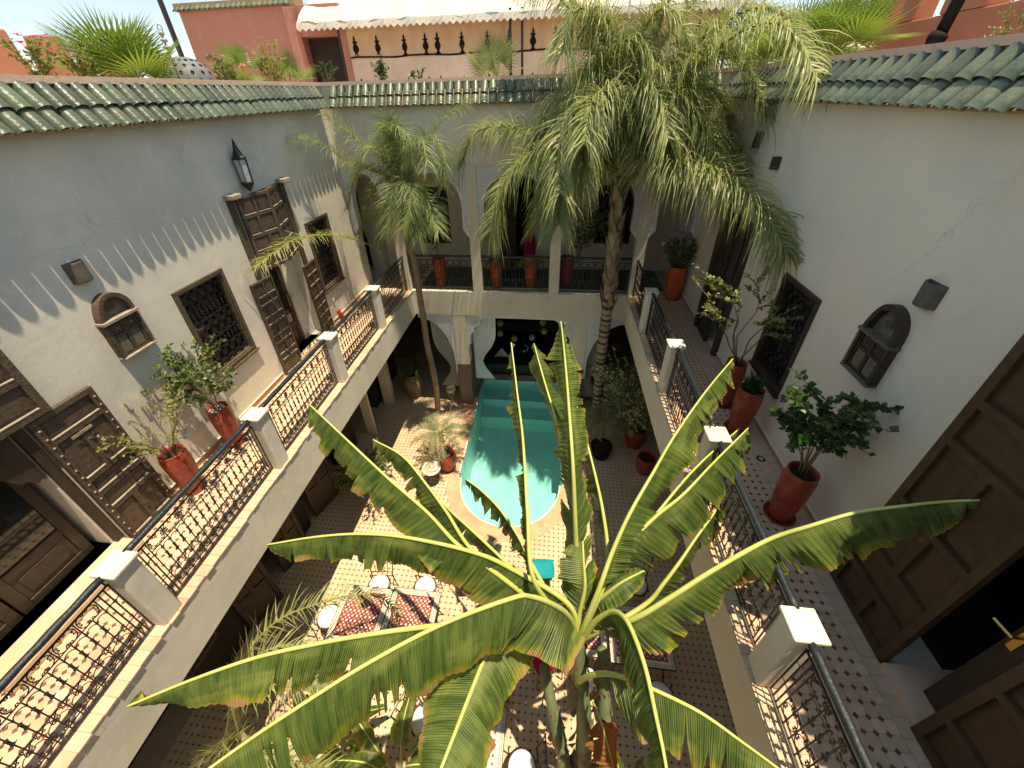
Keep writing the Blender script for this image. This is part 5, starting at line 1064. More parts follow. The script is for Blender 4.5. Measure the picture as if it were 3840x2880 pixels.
# ---------------------------------------------------------------- feather palms
def frond(parent, pts, seed, n=95, LL=.5, wid=.017, mats=None, droop=1.0, rr=.016, start=.18, plum=.5, dry=.1):
    rg = random.Random(seed); P = catmull(pts, 8); k = len(P); mats = mats or [palm_leaf, palm_leaf2, palm_dry]
    d = [0]
    for i in range(1, k): d.append(d[-1]+(P[i]-P[i-1]).length)
    tot = d[-1]
    def at(s):
        s *= tot
        for i in range(1, k):
            if d[i] >= s:
                t = (s-d[i-1])/max(1e-6, d[i]-d[i-1]); return P[i-1].lerp(P[i], t), (P[i]-P[i-1]).normalized()
        return P[-1], (P[-1]-P[-2]).normalized()
    ra = MB(); ra.tube(P, [rr*(1-.85*i/k)+.002 for i in range(k)], 5)
    lf = MB()
    for i in range(n):
        s = start+(1-start)*(i+rg.random())/n; p, T = at(min(s, .999)); S = T.cross(Vector((0, 0, 1)))
        if S.length < .05: S = Vector((1, 0, 0))
        S.normalize(); U = S.cross(T).normalized(); x = (s-start)/(1-start)
        prof = (.45+.55*math.sin(min(1, x*1.35+.12)*PI*.78))*(1-.12*x)
        for h in (-1, 1):
            L = LL*prof*rg.uniform(.6, 1.2); pl_ = rg.uniform(-.2, 1)*plum
            dd = (S*h*rg.uniform(.55, 1.1)+T*(.45+.5*x+rg.uniform(-.3, .35))+U*pl_+Vector((rg.uniform(-.15, .15), rg.uniform(-.15, .15), 0))).normalized(); q = p.copy(); seg = 5; w = wid*rg.uniform(.7, 1.15)
            side = dd.cross(U+Vector((rg.uniform(-.3, .3), rg.uniform(-.3, .3), 0))).normalized(); v = []; g = droop*rg.uniform(.45, 1.5)
            for j in range(seg+1):
                t = j/seg; ww = w*(1-t**2.2)*.5+(.25*w if j == 0 else 0)+.0008
                v += [q-side*ww, q+side*ww]
                dd = (dd+Vector((0, 0, -1))*g*.36*(t+.25)).normalized(); q = q+dd*(L/seg)
            mi = 2 if rg.random() < dry else (0 if rg.random() < .72 else 1)
            lf.add(v, [(2*j, 2*j+1, 2*j+3, 2*j+2) for j in range(seg)], min(mi, len(mats)-1))
    o = ra.build('frond', rachis_m, parent, smooth=True, fix=False)
    lf.build('leaflets', mats, o, fix=False)
    return o
def trunk(parent, pts, r0, r1, m, ringed=None, n=14, seed=1):
    rg = random.Random(seed); P = catmull(pts, 14); k = len(P); R_ = []
    for i in range(k):
        t = i/(k-1); R_.append(r0+(r1-r0)*t+rg.uniform(-.003, .003)+(.006 if i % 4 == 0 else 0))
    MB().tube(P, R_, n).build('trunk', m, parent, smooth=True)
    if ringed:
        z0, z1, step_ = ringed; i = 0
        for a, b in zip(P[:-1], P[1:]):
            pass
        z = z0; mb = MB()
        while z < z1:
            for i in range(k-1):
                if P[i].z <= z <= P[i+1].z:
                    t = (z-P[i].z)/max(1e-6, P[i+1].z-P[i].z); c = P[i].lerp(P[i+1], t); r_ = R_[i]+.003; hh = step_*rg.uniform(.35, .6); T = (P[i+1]-P[i]).normalized()
                    mb.tube([c, c+T*hh*.5+Vector((0, 0, .004)), c+T*hh], [r_*.97, r_*1.01, r_*.985], n, cap=False); break
            z += step_*rg.uniform(.85, 1.15)
        mb.build('leaf_scars', scar_m, parent, smooth=True, fix=False)
    return P
rp = empty('palm_tree', (0, 0, 0), 'tall ringed trunk palm right of the pool with a huge drooping sunlit crown', 'palm')
TR = [(1.42, 8.47, G)]+[tuple(p) for p in BAKE['trunkR']]
trunk(rp, TR[:-2], .125, .115, trunk_m, ringed=(G+.3, .35, .165), seed=2)
rg = random.Random(9); cR = Vector(TR[-1]); mb = MB()
for i in range(44):                      # old leaf bases (boots) under the crown
    t = i/44; c = Vector(TR[4]).lerp(Vector(TR[-2]), t); a = i*2.4; d = Vector((math.cos(a), math.sin(a), 0)); r_ = .125-.03*t; L_ = rg.uniform(.28, .5)
    p0 = c+d*r_*.75; p1 = c+d*(r_+.045)+Vector((0, 0, L_*.55)); p2 = c+d*(r_+.04+.08*rg.random())+Vector((0, 0, L_))
    s = Vector((-d.y, d.x, 0)); mb.add([p0-s*.085, p0+s*.085, p1+s*.065, p1-s*.065, p2+s*.022, p2-s*.022, p0-s*.06-d*.04, p0+s*.06-d*.04, p1+s*.03-d*.03, p1-s*.03-d*.03], [(0, 1, 2, 3), (3, 2, 4, 5), (1, 7, 8, 2), (0, 3, 9, 6), (2, 8, 4), (3, 5, 9)])
mb.build('old_leaf_bases', boot_m, rp, fix=True)
MB().tube([Vector(TR[-3]), Vector(TR[-2])+Vector((0, 0, .1)), cR], [.10, .075, .045], 10).build('crown_shaft', rachis_m, rp, smooth=True)
NL = [190, 230, 230, 180, 180, 150, 150, 150, 170, 170, 150, 150, 150, 150, 150, 150, 130, 130]+[130]*12
for i, f in enumerate(BAKE['palmR']):
    frond(rp, f, 100+i, int(NL[i]*1.6), .95, .0165, droop=1.8, rr=.024, start=.14, plum=1.0, dry=.08)
lp = empty('palm_tree', (0, 0, 0), 'slim leaning palm left of the pool with a smaller green feathery crown', 'palm')
TL = [(-3.14, 8.36, G)]+[tuple(p) for p in BAKE['trunkL']]
trunk(lp, TL, .085, .062, mat('slim_palm_trunk', (.36, .25, .16), .8, .15, c2=(.20, .14, .09), c3=(.16, .17, .08), scale=3, s2=6, bump=.9, bscale=18), seed=5)
mb = MB(); rg = random.Random(8)
for i in range(13):
    z = G+.4+i*.36+rg.uniform(-.05, .05); P = catmull(TL, 14)
    for a, b in zip(P[:-1], P[1:]):
        if a.z <= z <= b.z: T = (b-a).normalized(); mb.tube([a, a+T*.02, a+T*.03], [.072, .080, .070], 12, cap=False); break
mb.build('leaf_scars', boot_m, lp, smooth=True, fix=False)
cL = Vector(TL[-1])
for i, f in enumerate(BAKE['palmL']):
    frond(lp, f, 300+i, 140, .52, .0105, mats=[palm_leaf2, palm_leaf, palm_leaf2], droop=.95, rr=.014, start=.16, plum=.95, dry=.0)
frond(lp, BAKE['sideFrond'], 350, 130, .46, .012, mats=[palm_leaf, palm_leaf, palm_dry], droop=.85, rr=.014, start=.22, plum=.8, dry=.15)

# ---------------------------------------------------------------- banana clump
bl = bpy.data.materials.new('banana_blade'); bl.use_nodes = True; nt = bl.node_tree; nt.nodes.clear()
out = N(nt, 'ShaderNodeOutputMaterial'); pb_ = N(nt, 'ShaderNodeBsdfPrincipled', Roughness=.38); trn = N(nt, 'ShaderNodeBsdfTranslucent'); mxs = N(nt, 'ShaderNodeMixShader'); mxs.inputs[0].default_value = .38
uvn = N(nt, 'ShaderNodeUVMap'); uvn.uv_map = 'UVMap'; sep = N(nt, 'ShaderNodeSeparateXYZ'); nt.links.new(uvn.outputs[0], sep.inputs[0])
mpv = N(nt, 'ShaderNodeMapping'); mpv.inputs['Scale'].default_value = (22, 1.1, 1); nt.links.new(uvn.outputs[0], mpv.inputs[0])
oi = N(nt, 'ShaderNodeObjectInfo')
streak = N(nt, 'ShaderNodeTexNoise', Scale=1.0, Detail=4); streak.noise_dimensions = '4D'; nt.links.new(mpv.outputs[0], streak.inputs['Vector'])
mul = N(nt, 'ShaderNodeMath', operation='MULTIPLY'); mul.inputs[1].default_value = 40; nt.links.new(oi.outputs['Random'], mul.inputs[0]); nt.links.new(mul.outputs[0], streak.inputs['W'])
patch = N(nt, 'ShaderNodeTexNoise', Scale=2.3, Detail=3); patch.noise_dimensions = '4D'; nt.links.new(uvn.outputs[0], patch.inputs['Vector']); nt.links.new(mul.outputs[0], patch.inputs['W'])
cr1 = N(nt, 'ShaderNodeValToRGB'); cr1.color_ramp.elements[0].position = .38; cr1.color_ramp.elements[0].color = (.062, .112, .030, 1); cr1.color_ramp.elements[1].position = .66; cr1.color_ramp.elements[1].color = (.165, .225, .062, 1)
nt.links.new(streak.outputs[0], cr1.inputs[0])
mxa = N(nt, 'ShaderNodeMix', data_type='RGBA'); mr1 = N(nt, 'ShaderNodeMapRange'); mr1.inputs[1].default_value = .5; mr1.inputs[2].default_value = .72; nt.links.new(patch.outputs[0], mr1.inputs[0]); nt.links.new(mr1.outputs[0], mxa.inputs[0]); nt.links.new(cr1.outputs[0], mxa.inputs[6]); mxa.inputs[7].default_value = (.28, .33, .095, 1)
# brown scorched margin: v + noise beyond threshold
edge = N(nt, 'ShaderNodeTexNoise', Scale=3.0, Detail=6); edge.noise_dimensions = '4D'; mp2 = N(nt, 'ShaderNodeMapping'); mp2.inputs['Scale'].default_value = (2.2, .6, 1); nt.links.new(uvn.outputs[0], mp2.inputs[0]); nt.links.new(mp2.outputs[0], edge.inputs['Vector']); nt.links.new(mul.outputs[0], edge.inputs['W'])
ad = N(nt, 'ShaderNodeMath', operation='MULTIPLY_ADD'); ad.inputs[1].default_value = .85; nt.links.new(edge.outputs[0], ad.inputs[0]); nt.links.new(sep.outputs[1], ad.inputs[2])
ad2 = N(nt, 'ShaderNodeMath', operation='MULTIPLY_ADD'); ad2.inputs[1].default_value = .12; nt.links.new(streak.outputs[0], ad2.inputs[0]); nt.links.new(ad.outputs[0], ad2.inputs[2])
mr2 = N(nt, 'ShaderNodeMapRange'); mr2.inputs[1].default_value = 1.41; mr2.inputs[2].default_value = 1.48; nt.links.new(ad2.outputs[0], mr2.inputs[0])
mr3 = N(nt, 'ShaderNodeMapRange'); mr3.inputs[1].default_value = 1.29; mr3.inputs[2].default_value = 1.44; nt.links.new(ad2.outputs[0], mr3.inputs[0])
mxy = N(nt, 'ShaderNodeMix', data_type='RGBA'); nt.links.new(mr3.outputs[0], mxy.inputs[0]); nt.links.new(mxa.outputs[2], mxy.inputs[6]); mxy.inputs[7].default_value = (.30, .31, .03, 1)
mxb = N(nt, 'ShaderNodeMix', data_type='RGBA'); nt.links.new(mr2.outputs[0], mxb.inputs[0]); nt.links.new(mxy.outputs[2], mxb.inputs[6]); mxb.inputs[7].default_value = (.40, .25, .12, 1)
hs0 = N(nt, 'ShaderNodeHueSaturation'); vr = N(nt, 'ShaderNodeMapRange'); vr.inputs[3].default_value = .82; vr.inputs[4].default_value = 1.25; nt.links.new(oi.outputs['Random'], vr.inputs[0]); nt.links.new(vr.outputs[0], hs0.inputs['Value']); nt.links.new(mxb.outputs[2], hs0.inputs['Color'])
nt.links.new(hs0.outputs[0], pb_.inputs['Base Color'])
hs = N(nt, 'ShaderNodeHueSaturation'); hs.inputs['Value'].default_value = 2.1; hs.inputs['Hue'].default_value = .488; nt.links.new(hs0.outputs[0], hs.inputs['Color']); nt.links.new(hs.outputs[0], trn.inputs[0])
wv = N(nt, 'ShaderNodeMath', operation='MULTIPLY'); wv.inputs[1].default_value = 2*PI/.016; nt.links.new(sep.outputs[0], wv.inputs[0]); sn = N(nt, 'ShaderNodeMath', operation='SINE'); nt.links.new(wv.outputs[0], sn.inputs[0])
bp = N(nt, 'ShaderNodeBump', Strength=.8, Distance=.004); nt.links.new(sn.outputs[0], bp.inputs['Height']); nt.links.new(bp.outputs[0], pb_.inputs['Normal']); pb_.inputs['Specular IOR Level'].default_value = .45
nt.links.new(pb_.outputs[0], mxs.inputs[1]); nt.links.new(trn.outputs[0], mxs.inputs[2]); nt.links.new(mxs.outputs[0], out.inputs[0])

def banana_leaf(parent, pts, seed, W=.26, s0=.22, dr=((50, 75), (50, 75)), tears=9, blade=None, rr=.022, flat=0, ang=.22, ripple=1.0, base_taper=.10):
    rg = random.Random(seed); P = catmull(pts, 10); k = len(P); d = [0]
    for i in range(1, k): d.append(d[-1]+(P[i]-P[i-1]).length)
    tot = d[-1]
    def at(s):
        s = max(0, min(1, s))*tot
        for i in range(1, k):
            if d[i] >= s-1e-9:
                t = (s-d[i-1])/max(1e-6, d[i]-d[i-1]); a = (P[i]-P[i-1]).normalized(); b = (P[min(i+1, k-1)]-P[min(i, k-2)]).normalized()
                return P[i-1].lerp(P[i], t), a.lerp(b, t*.5).normalized()
        return P[-1], (P[-1]-P[-2]).normalized()
    rib = MB(); rib.tube(P, [rr*(1.25-1.05*(i/(k-1))**.8)+.003 for i in range(k)], 7)
    o = rib.build('leaf', rib_m, parent, smooth=True, fix=False)
    ns = max(60, int(tot*(1-s0)/.0135)); nv = 7
    for hi, h in enumerate((-1, 1)):
        a0, a1 = [math.radians(q) for q in dr[hi]]
        cuts = sorted(rg.sample(range(5, ns-4), min(int(tears*1.3), ns-12))); cuts = [c for i, c in enumerate(cuts) if i == 0 or c-cuts[i-1] > 2]; bounds = [0]+cuts+[ns]
        v = []; uv = []; f = []
        wob = [rg.uniform(0, 6.28) for _ in range(3)]
        for b0, b1 in zip(bounds[:-1], bounds[1:]):
            depth = rg.uniform(.4, .98); da = rg.uniform(-.22, .22); da2 = rg.uniform(-.4, .5); gap = rg.uniform(.4, 2.4); tw = rg.uniform(-.35, .35); base = len(v)
            short = rg.uniform(.80, 1.04)
            for i in range(b0, b1+1):
                x = i/ns; s = s0+(1-s0)*x; p, T = at(s)
                S = T.cross(Vector((0, 0, 1)))
                if S.length < .08: S = Vector((1, 0, 0))
                S.normalize(); U = S.cross(T).normalized()
                wp = W*min(1, (x/base_taper+.02))**.55*max(0, 1-x**5.5)**.62
                wp *= 1+.035*math.sin(x*23+wob[0])+.02*math.sin(x*57+wob[1])
                fr_ = (i-b0)/max(1, b1-b0)
                for j in range(nv+1):
                    t = j/nv; an = a0+(a1-a0)*t+da*t+da2*t*t*.5; 
                    # walk outwards
                    if j == 0: q = p.copy()-U*.004; acc = Vector((0, 0, 0))
                    else: acc = acc+(S*h*math.cos(an)-U*math.sin(an)+T*ang*(1-.4*t))*(wp*short/nv)
                    pos = p+acc
                    rip = +.012*ripple*math.sin(s*tot*2*PI/.30+wob[2]+t*1.5)*t**1.5+.0052*ripple*math.sin(s*tot*2*PI/.052+wob[0])*min(1, t*2.2)+(fr_-.5)*tw*(b1-b0)*.0135*t*t
                    pos = pos+(U*math.cos(an)+S*h*math.sin(an))*rip
                    # close the strip towards its middle beyond the tear depth
                    if t > 1-depth:
                        e = ((t-(1-depth))/depth)**1.3*gap*.020; pos = pos+T*e*(1 if fr_ < .5 else -1)*(abs(fr_-.5)*2)**3
                    v.append(tuple(pos)); uv.append((s*tot, t))
            for i in range(b1-b0):
                for j in range(nv): a = base+i*(nv+1)+j; f.append((a, a+1, a+nv+2, a+nv+1))
        mb = MB(); mb.v = v; mb.f = f; mb.m = [0]*len(f); mb.uv = uv
        mb.build('leaf_blade', blade or bl, o, smooth=True, fix=False)
    return o
bn = empty('banana_plant', (.75, 1.2, G), 'large banana plant filling the foreground, huge torn green leaves radiating over the courtyard', 'banana plant')
class _P:  # children of the banana plant are built in world coordinates
    pass
def reparent(o): o.parent = bn; o.matrix_parent_inverse = Matrix.Translation((.75, 1.2, G)).inverted()
S0, S1, S2 = [[Vector(p) for p in s] for s in BAKE['stems']]
def pseudostem(pts, r0, r1, seed):
    rg = random.Random(seed); P = catmull(pts, 9); k = len(P)
    st_ = MB(); st_.tube(P, [r0+(r1-r0)*i/(k-1)+rg.uniform(-.004, .004) for i in range(k)], 14); o = st_.build('pseudostem', stem_m, smooth=True); reparent(o)
    hk = MB()
    for i in range(70):
        t = rg.random()**1.3; c = P[int(t*(k-1))]; a = rg.uniform(0, 6.28); dd = Vector((math.cos(a), math.sin(a), 0)); r_ = r0+(r1-r0)*t+.004; L_ = rg.uniform(.15, .45); s = Vector((-dd.y, dd.x, 0))*rg.uniform(.03, .07)
        p0 = c+dd*r_; p1 = c+dd*(r_+.02)-Vector((0, 0, L_*.5)); p2 = c+dd*(r_+rg.uniform(.0, .09))-Vector((0, 0, L_))
        hk.add([p0-s, p0+s, p1+s*.8, p1-s*.8, p2+s*.3, p2-s*.2], [(0, 1, 2, 3), (3, 2, 4, 5)])
    h = hk.build('dry_husks', husk_m, fix=False); reparent(h)
for s, gx, gy, r_ in ((S0, .68, 1.05, .085), (S1, .92, .98, .08), (S2, .30, 1.10, .075)):
    base = Vector((gx, gy, G)); mid = base.lerp(s[-1], .5); pseudostem([base, mid]+s[::-1], r_*1.25, r_*.72, int(gx*100))
LV = dict(BAKE['banana'])
spec = {   # W, s0, droop (image-upper half, image-lower half) , tears
 'A': dict(W=0.37, s0=0.16, dr=((76, 108), (45, 62)), tears=7), 'B': dict(W=0.33, s0=0.18, dr=((79, 111), (58, 74)), tears=10),
 'B2': dict(W=0.22, s0=0.39, dr=((79, 106), (60, 80)), tears=8), 'D': dict(W=0.27, s0=0.39, dr=((84, 111), (66, 84)), tears=14),
 'E': dict(W=0.21, s0=0.28, dr=((84, 111), (66, 88)), tears=9), 'F': dict(base_taper=.05, W=0.36, s0=0.30, dr=((28, 52), (78, 100)), tears=7),
 'G': dict(base_taper=.06, W=0.33, s0=0.18, dr=((40, 60), (66, 88)), tears=7), 'H': dict(W=0.28, s0=0.34, dr=((76, 102), (74, 96)), tears=12),
 'I': dict(base_taper=.05, W=0.34, s0=0.20, dr=((78, 108), (44, 66)), tears=13), 'J1': dict(W=0.25, s0=0.28, dr=((74, 100), (60, 82)), tears=11),
 'J2': dict(W=0.36, s0=0.20, dr=((69, 96), (38, 60)), tears=10), 'K': dict(W=0.28, s0=0.32, dr=((74, 101), (60, 80)), tears=12),
 'L': dict(W=0.39, s0=0.14, dr=((80, 110), (52, 74)), tears=16), 'M': dict(base_taper=.05, W=0.30, s0=0.16, dr=((72, 100), (58, 84)), tears=10),
 'N': dict(W=0.36, s0=0.32, dr=((84, 112), (30, 48)), tears=4), 'O': dict(W=0.35, s0=0.18, dr=((80, 112), (46, 70)), tears=6),
 'P': dict(base_taper=.035, W=0.43, s0=0.10, dr=((74, 106), (42, 66)), tears=9), 'Q': dict(base_taper=.05, W=0.35, s0=0.16, dr=((80, 112), (48, 72)), tears=11),
 'R': dict(W=0.25, s0=0.34, dr=((84, 106), (40, 60)), tears=7), 'S': dict(W=0.36, s0=0.22, dr=((14, 34), (10, 30)), tears=2),
 'U': dict(W=.26, s0=.30, dr=((66, 80), (-5, 25)), tears=2), 'V': dict(W=.17, s0=.30, dr=((10, 30), (10, 35)), tears=1), 'Y': dict(W=.22, s0=.35, dr=((40, 60), (25, 45)), tears=2),
}
for i, (k, s) in enumerate(spec.items()):
    a = LV[k]; T = Vector(a[-1])-Vector(a[len(a)//3]); S = T.cross(Vector((0, 0, 1)))
    # S side is +1; the half nearer the viewer (towards -y or, for steep leaves, left) is listed second
    dr = s['dr']
    near_plus = S.y < 0 if abs(S.y) > abs(S.x)*.5 else S.x < 0
    o = banana_leaf(None, a, 500+i*7, **{**s, 'dr': (dr if near_plus else (dr[1], dr[0]))}); reparent(o)
# dead brown leaf hanging at the stem
dead = leafmat('dead_banana_leaf', (.34, .16, .045), (.24, .10, .03), .3, .6, 3)
o = banana_leaf(None, [(.58, 1.42, -.95), (.62, 1.30, -.85), (.68, 1.16, -.92), (.76, 1.02, -1.15), (.82, .95, -1.40)], 900, W=.20, s0=.2, dr=((20, 60), (20, 60)), tears=3, blade=dead, rr=.008, ripple=2); reparent(o)
# ---------------------------------------------------------------- courtyard furniture
TZ = G+.72
def star(cx, cy, r, k=.5, a0=0):
    return [(cx+(r if i % 2 == 0 else r*k)*math.cos(a0+i*PI/8), cy+(r if i % 2 == 0 else r*k)*math.sin(a0+i*PI/8)) for i in range(16)]
def mosaic_table(x, y, w, d, label, pale=False):
    E_ = empty('mosaic_table', (x, y, G), label, 'table', 'mosaic topped garden tables'); z = .72
    bevel(MB().box((-w/2, -d/2, z-.03), (w/2, d/2, z-.003)).build('table_slab', mosaic_w, E_), .004)
    fr = MB()
    for a, b in (((-w/2-.008, -d/2-.008), (w/2+.008, -d/2)), ((-w/2-.008, d/2), (w/2+.008, d/2+.008)), ((-w/2-.008, -d/2), (-w/2, d/2)), ((w/2, -d/2), (w/2+.008, d/2))): fr.box((a[0], a[1], z-.04), (b[0], b[1], z-.001))
    for sx in (-1, 1):
        for sy in (-1, 1):
            fr.tube([(sx*(w/2-.03), sy*(d/2-.03), z-.03), (sx*(w/2-.10), sy*(d/2-.10), z*.5), (sx*(w/2-.04), sy*(d/2-.04), .0)], .011, 6)
    fr.build('iron_frame', iron, E_)
    red = MB(); wh = MB(); gy = MB(); n = 9; b = .085; pw = (w-2*b)/n; nd = max(4, round((d-2*b)/pw)); pd = (d-2*b)/nd
    if not pale:
        for i in range(n):
            for j in range(nd):
                cx = -w/2+b+(i+.5)*pw; cy = -d/2+b+(j+.5)*pd
                if (i+j) % 1 == 0: red.add([(px, py, z) for px, py in star(cx, cy, pw*.56, .78)], [tuple(range(16))])
        red.add([(-w/2+b, -d/2+b, z-.0015), (w/2-b, -d/2+b, z-.0015), (w/2-b, d/2-b, z-.0015), (-w/2+b, d/2-b, z-.0015)], [(0, 1, 2, 3)])
        for i in range(n+1):
            for j in range(nd+1):
                cx = -w/2+b+i*pw; cy = -d/2+b+j*pd
                if 0 < i < n and 0 < j < nd: wh.add([(px, py, z+.001) for px, py in star(cx, cy, pw*.33, .6, PI/8)], [tuple(range(16))])
        for i in range(n):
            for j in range(nd): wh.add([(px, py, z+.0012) for px, py in star(-w/2+b+(i+.5)*pw, -d/2+b+(j+.5)*pd, pw*.20, .6)], [tuple(range(16))])
    else:
        for i in range(n*1):
            for j in range(nd*1):
                red.add([(px, py, z) for px, py in star(-w/2+b+(i+.5)*pw, -d/2+b+(j+.5)*pd, pw*.30, .6)], [tuple(range(16))])
    st_ = .026
    for (ax, L, c0) in ((0, w, -d/2+.032), (0, w, d/2-.032), (1, d, -w/2+.032), (1, d, w/2-.032)):
        m_ = int((L-.03)/st_)
        for i in range(m_):
            for r_ in (-1, 1):
                t = -L/2+.02+(i+.5)*st_+(st_/2 if r_ > 0 else 0); c = c0+r_*.012
                q = dia(t, c, .010) if ax == 0 else dia(c, t, .010)
                gy.add([(px, py, z) for px, py in q], [(0, 1, 2, 3)])
    tag(red.build('red_mosaic', mosaic_r, E_, fix=False), kind='stuff')
    if wh.f: tag(wh.build('white_star_mosaic', mosaic_w, E_, fix=False), kind='stuff')
    tag(gy.build('border_mosaic', mosaic_g if not pale else mosaic_r, E_, fix=False), kind='stuff')
    return E_
mosaic_table(-2.90, 2.72, .82, .84, 'left of the two red star mosaic tables side by side on the sunlit tiles')
mosaic_table(-2.06, 2.76, .82, .84, 'right of the two red star mosaic tables side by side on the sunlit tiles')
mosaic_table(1.58, 2.90, .92, .80, 'red star mosaic table in the shade of the right gallery behind the banana stems')
mosaic_table(.66, 2.94, .82, .80, 'red mosaic table mostly hidden behind the banana crown beside the shaded table')
mosaic_table(-.78, 1.36, .82, .90, 'paler mosaic table with small scattered red stars at the foot of the banana plant', pale=True)
def chair(x, y, rz, label, grp='iron bistro chairs with white cushions'):
    E_ = empty('bistro_chair', (x, y, G), label, 'chair', grp); E_.rotation_euler = (0, 0, rz)
    w = .21; sz = .44
    fr = MB()
    for s in (-1, 1):
        fr.tube([(s*w, -.19, 0), (s*w*.95, -.18, sz)], .010, 6); fr.tube([(s*w, .22, 0), (s*w*.92, .19, sz), (s*w*1.05, .27, .72), (s*w*1.15, .31, .90)], .010, 6)
    fr.build('legs', iron, E_)
    sr = MB(); sr.tube([(.20*math.cos(a), .19*math.sin(a), sz) for a in [2*PI*i/20 for i in range(20)]], .011, 6, closed=True); sr.build('seat_ring', iron, E_)
    bk = MB()
    Y = lambda z: .19+.12*((z-sz)/.46); X_ = lambda z: w*(.92+.23*((z-sz)/.46))
    bk.tube([(X_(.88)*math.sin(t)*1.0, Y(.88)-.02*math.cos(t)*0, .88+.035*math.cos(t)) for t in [-PI/2+PI*i/10 for i in range(11)]], .009, 6)
    bk.tube([(X_(.50)*math.sin(t), Y(.50), .50+.03*math.cos(t)) for t in [-PI/2+PI*i/8 for i in range(9)]], .008, 6)
    for s in (-1, 1):
        bk.tube([(s*X_(.6)*.52, Y(.53), .53), (s*X_(.9)*.60, Y(.90), .905)], .007, 5)
        bk.tube([(s*.065, Y(.53), .53), (s*.02*-1, Y(.62), .62), (-s*.055, Y(.71), .71), (-s*.02, Y(.81), .81), (s*.085, Y(.90), .905)], .008, 5)
    bk.build('backrest', iron, E_)
    cu = MB().lathe([(0, sz+.075), (.11, sz+.072), (.165, sz+.055), (.183, sz+.03), (.17, sz+.012), (0, sz+.010)], n=22); cu.build('seat_cushion', white_cloth, E_, smooth=True)
    return E_
chair(-2.86, 3.30, .08, 'black iron chair with white cushion behind the left red mosaic table')
chair(-2.02, 3.36, -.05, 'black iron chair with white cushion behind the right red mosaic table')
chair(-3.52, 2.72, 1.57, 'black iron chair at the left side of the left mosaic table half in shade')
chair(1.72, 3.80, -.1, 'black iron chair with grey looking cushion in shade behind the far table')
chair(1.82, 2.24, 3.1, 'black iron chair tucked under the near edge of the shaded table')
chair(.78, 2.30, 3.2, 'black iron chair with bright cushion glimpsed between the banana stems')
chair(-.12, 1.30, -1.5, 'black iron chair with white cushion at the right side of the pale mosaic table')
chair(-1.52, 1.62, 1.2, 'black iron chair seen past the big glossy leaf left of the pale table')
def pillow(x, y, z, m, label, rz=0, sx=.22, sy=.18):
    mb = MB(); n = 10; v = []; f = []
    for s in (1, -1):
        for i in range(n+1):
            for j in range(n+1):
                u, w = i/n*2-1, j/n*2-1; hh = .065*((1-u*u)*(1-w*w))**.45
                v.append((u*sx*(1-.08*w*w), w*sy*(1-.08*u*u), s*hh))
    for k in range(2):
        o_ = k*(n+1)**2
        for i in range(n):
            for j in range(n): f.append((o_+i*(n+1)+j, o_+(i+1)*(n+1)+j, o_+(i+1)*(n+1)+j+1, o_+i*(n+1)+j+1)[::1 if k == 0 else -1])
    o = mb.add(v, f).build('cushion', m, smooth=True, fix=False); o.location = (x, y, z); o.rotation_euler = (.0, .0, rz); return tag(o, label, 'cushion')
pillow(-1.28, 3.62, G+.42, teal_cloth, 'teal cushion at the edge of the tables beneath the long left banana leaf', .2)
pillow(.06, 3.92, G+.42, teal_cloth, 'teal cushion right of the narrow upright banana leaf on the sunlit tiles', .1)
def stool(x, y, label):
    E_ = empty('stool', (x, y, G), label, 'stool', 'low stools under teal cushions'); mb = MB()
    for sx in (-1, 1):
        for sy in (-1, 1): mb.tube([(sx*.15, sy*.13, 0), (sx*.13, sy*.11, .34)], .012, 6)
    mb.build('leg_frame', iron, E_); bevel(MB().box((-.18, -.16, .341), (.18, .16, .365)).build('stool_top', wood_o, E_), .006)
stool(-1.28, 3.62, 'low stool carrying the left teal cushion near the mosaic tables'); stool(.06, 3.92, 'low stool carrying the right teal cushion near the pool end')
pillow(.16, 2.52, G+.50, mag_cloth, 'crimson cushion glimpsed behind the left banana stem', .5)
pillow(-.62, 2.20, G+.50, mag_cloth, 'crimson cushion glimpsed between banana leaf edges left of the crown', .1)
chair(.16, 2.52, .4, 'iron chair carrying the crimson cushion behind the left banana stem'); chair(-.62, 2.20, .2, 'iron chair carrying the crimson cushion left of the crown')

# drum table with hat, urns and tagine
dt = empty('drum_table', (-2.62, 5.95, G), 'small painted round topped table on an iron stand beside the red urn by the pool', 'table')
MB().lathe([(0, .50), (.20, .50), (.22, .49), (.22, .465), (.19, .455), (0, .455)], n=26).build('round_top', mosaic_w, dt, smooth=False)
mb = MB()
for i in range(24):
    a = 2*PI*i/24; mb.add([(.155*math.cos(a)+px, .155*math.sin(a)+py, .502) for px, py in dia(0, 0, .016)], [(0, 1, 2, 3)])
mb.build('painted_border', green_rug, dt, fix=False)
mb = MB()
for a in (0, 1, 2, 3):
    mb.tube([(.14*math.cos(a*PI/2+.6), .14*math.sin(a*PI/2+.6), 0), (.13*math.cos(a*PI/2+.6), .13*math.sin(a*PI/2+.6), .455)], .008, 5)
for z in (.05, .40): mb.tube([(.14*math.cos(t), .14*math.sin(t), z) for t in [2*PI*i/16 for i in range(16)]], .007, 5, closed=True)
mb.build('iron_stand', iron, dt)
ht = MB().lathe([(.15, .004), (.155, .012), (.10, .016), (.085, .03), (.08, .08), (.055, .105), (0, .11)], n=22).build('straw_hat', MATS['husk'] if 'husk' in MATS else mosaic_w, smooth=True); ht.location = (-2.60, 5.97, G+.502); tag(ht, 'pale straw hat lying on the round painted table by the pool', 'hat')
urn_prof = [(0, 0), (.55, 0), (.62, .04), (.9, .30), (1.0, .55), (.95, .75), (.72, .90), (.66, .95), (.74, 1.0), (.66, 1.0), (.6, .93), (.6, .88)]
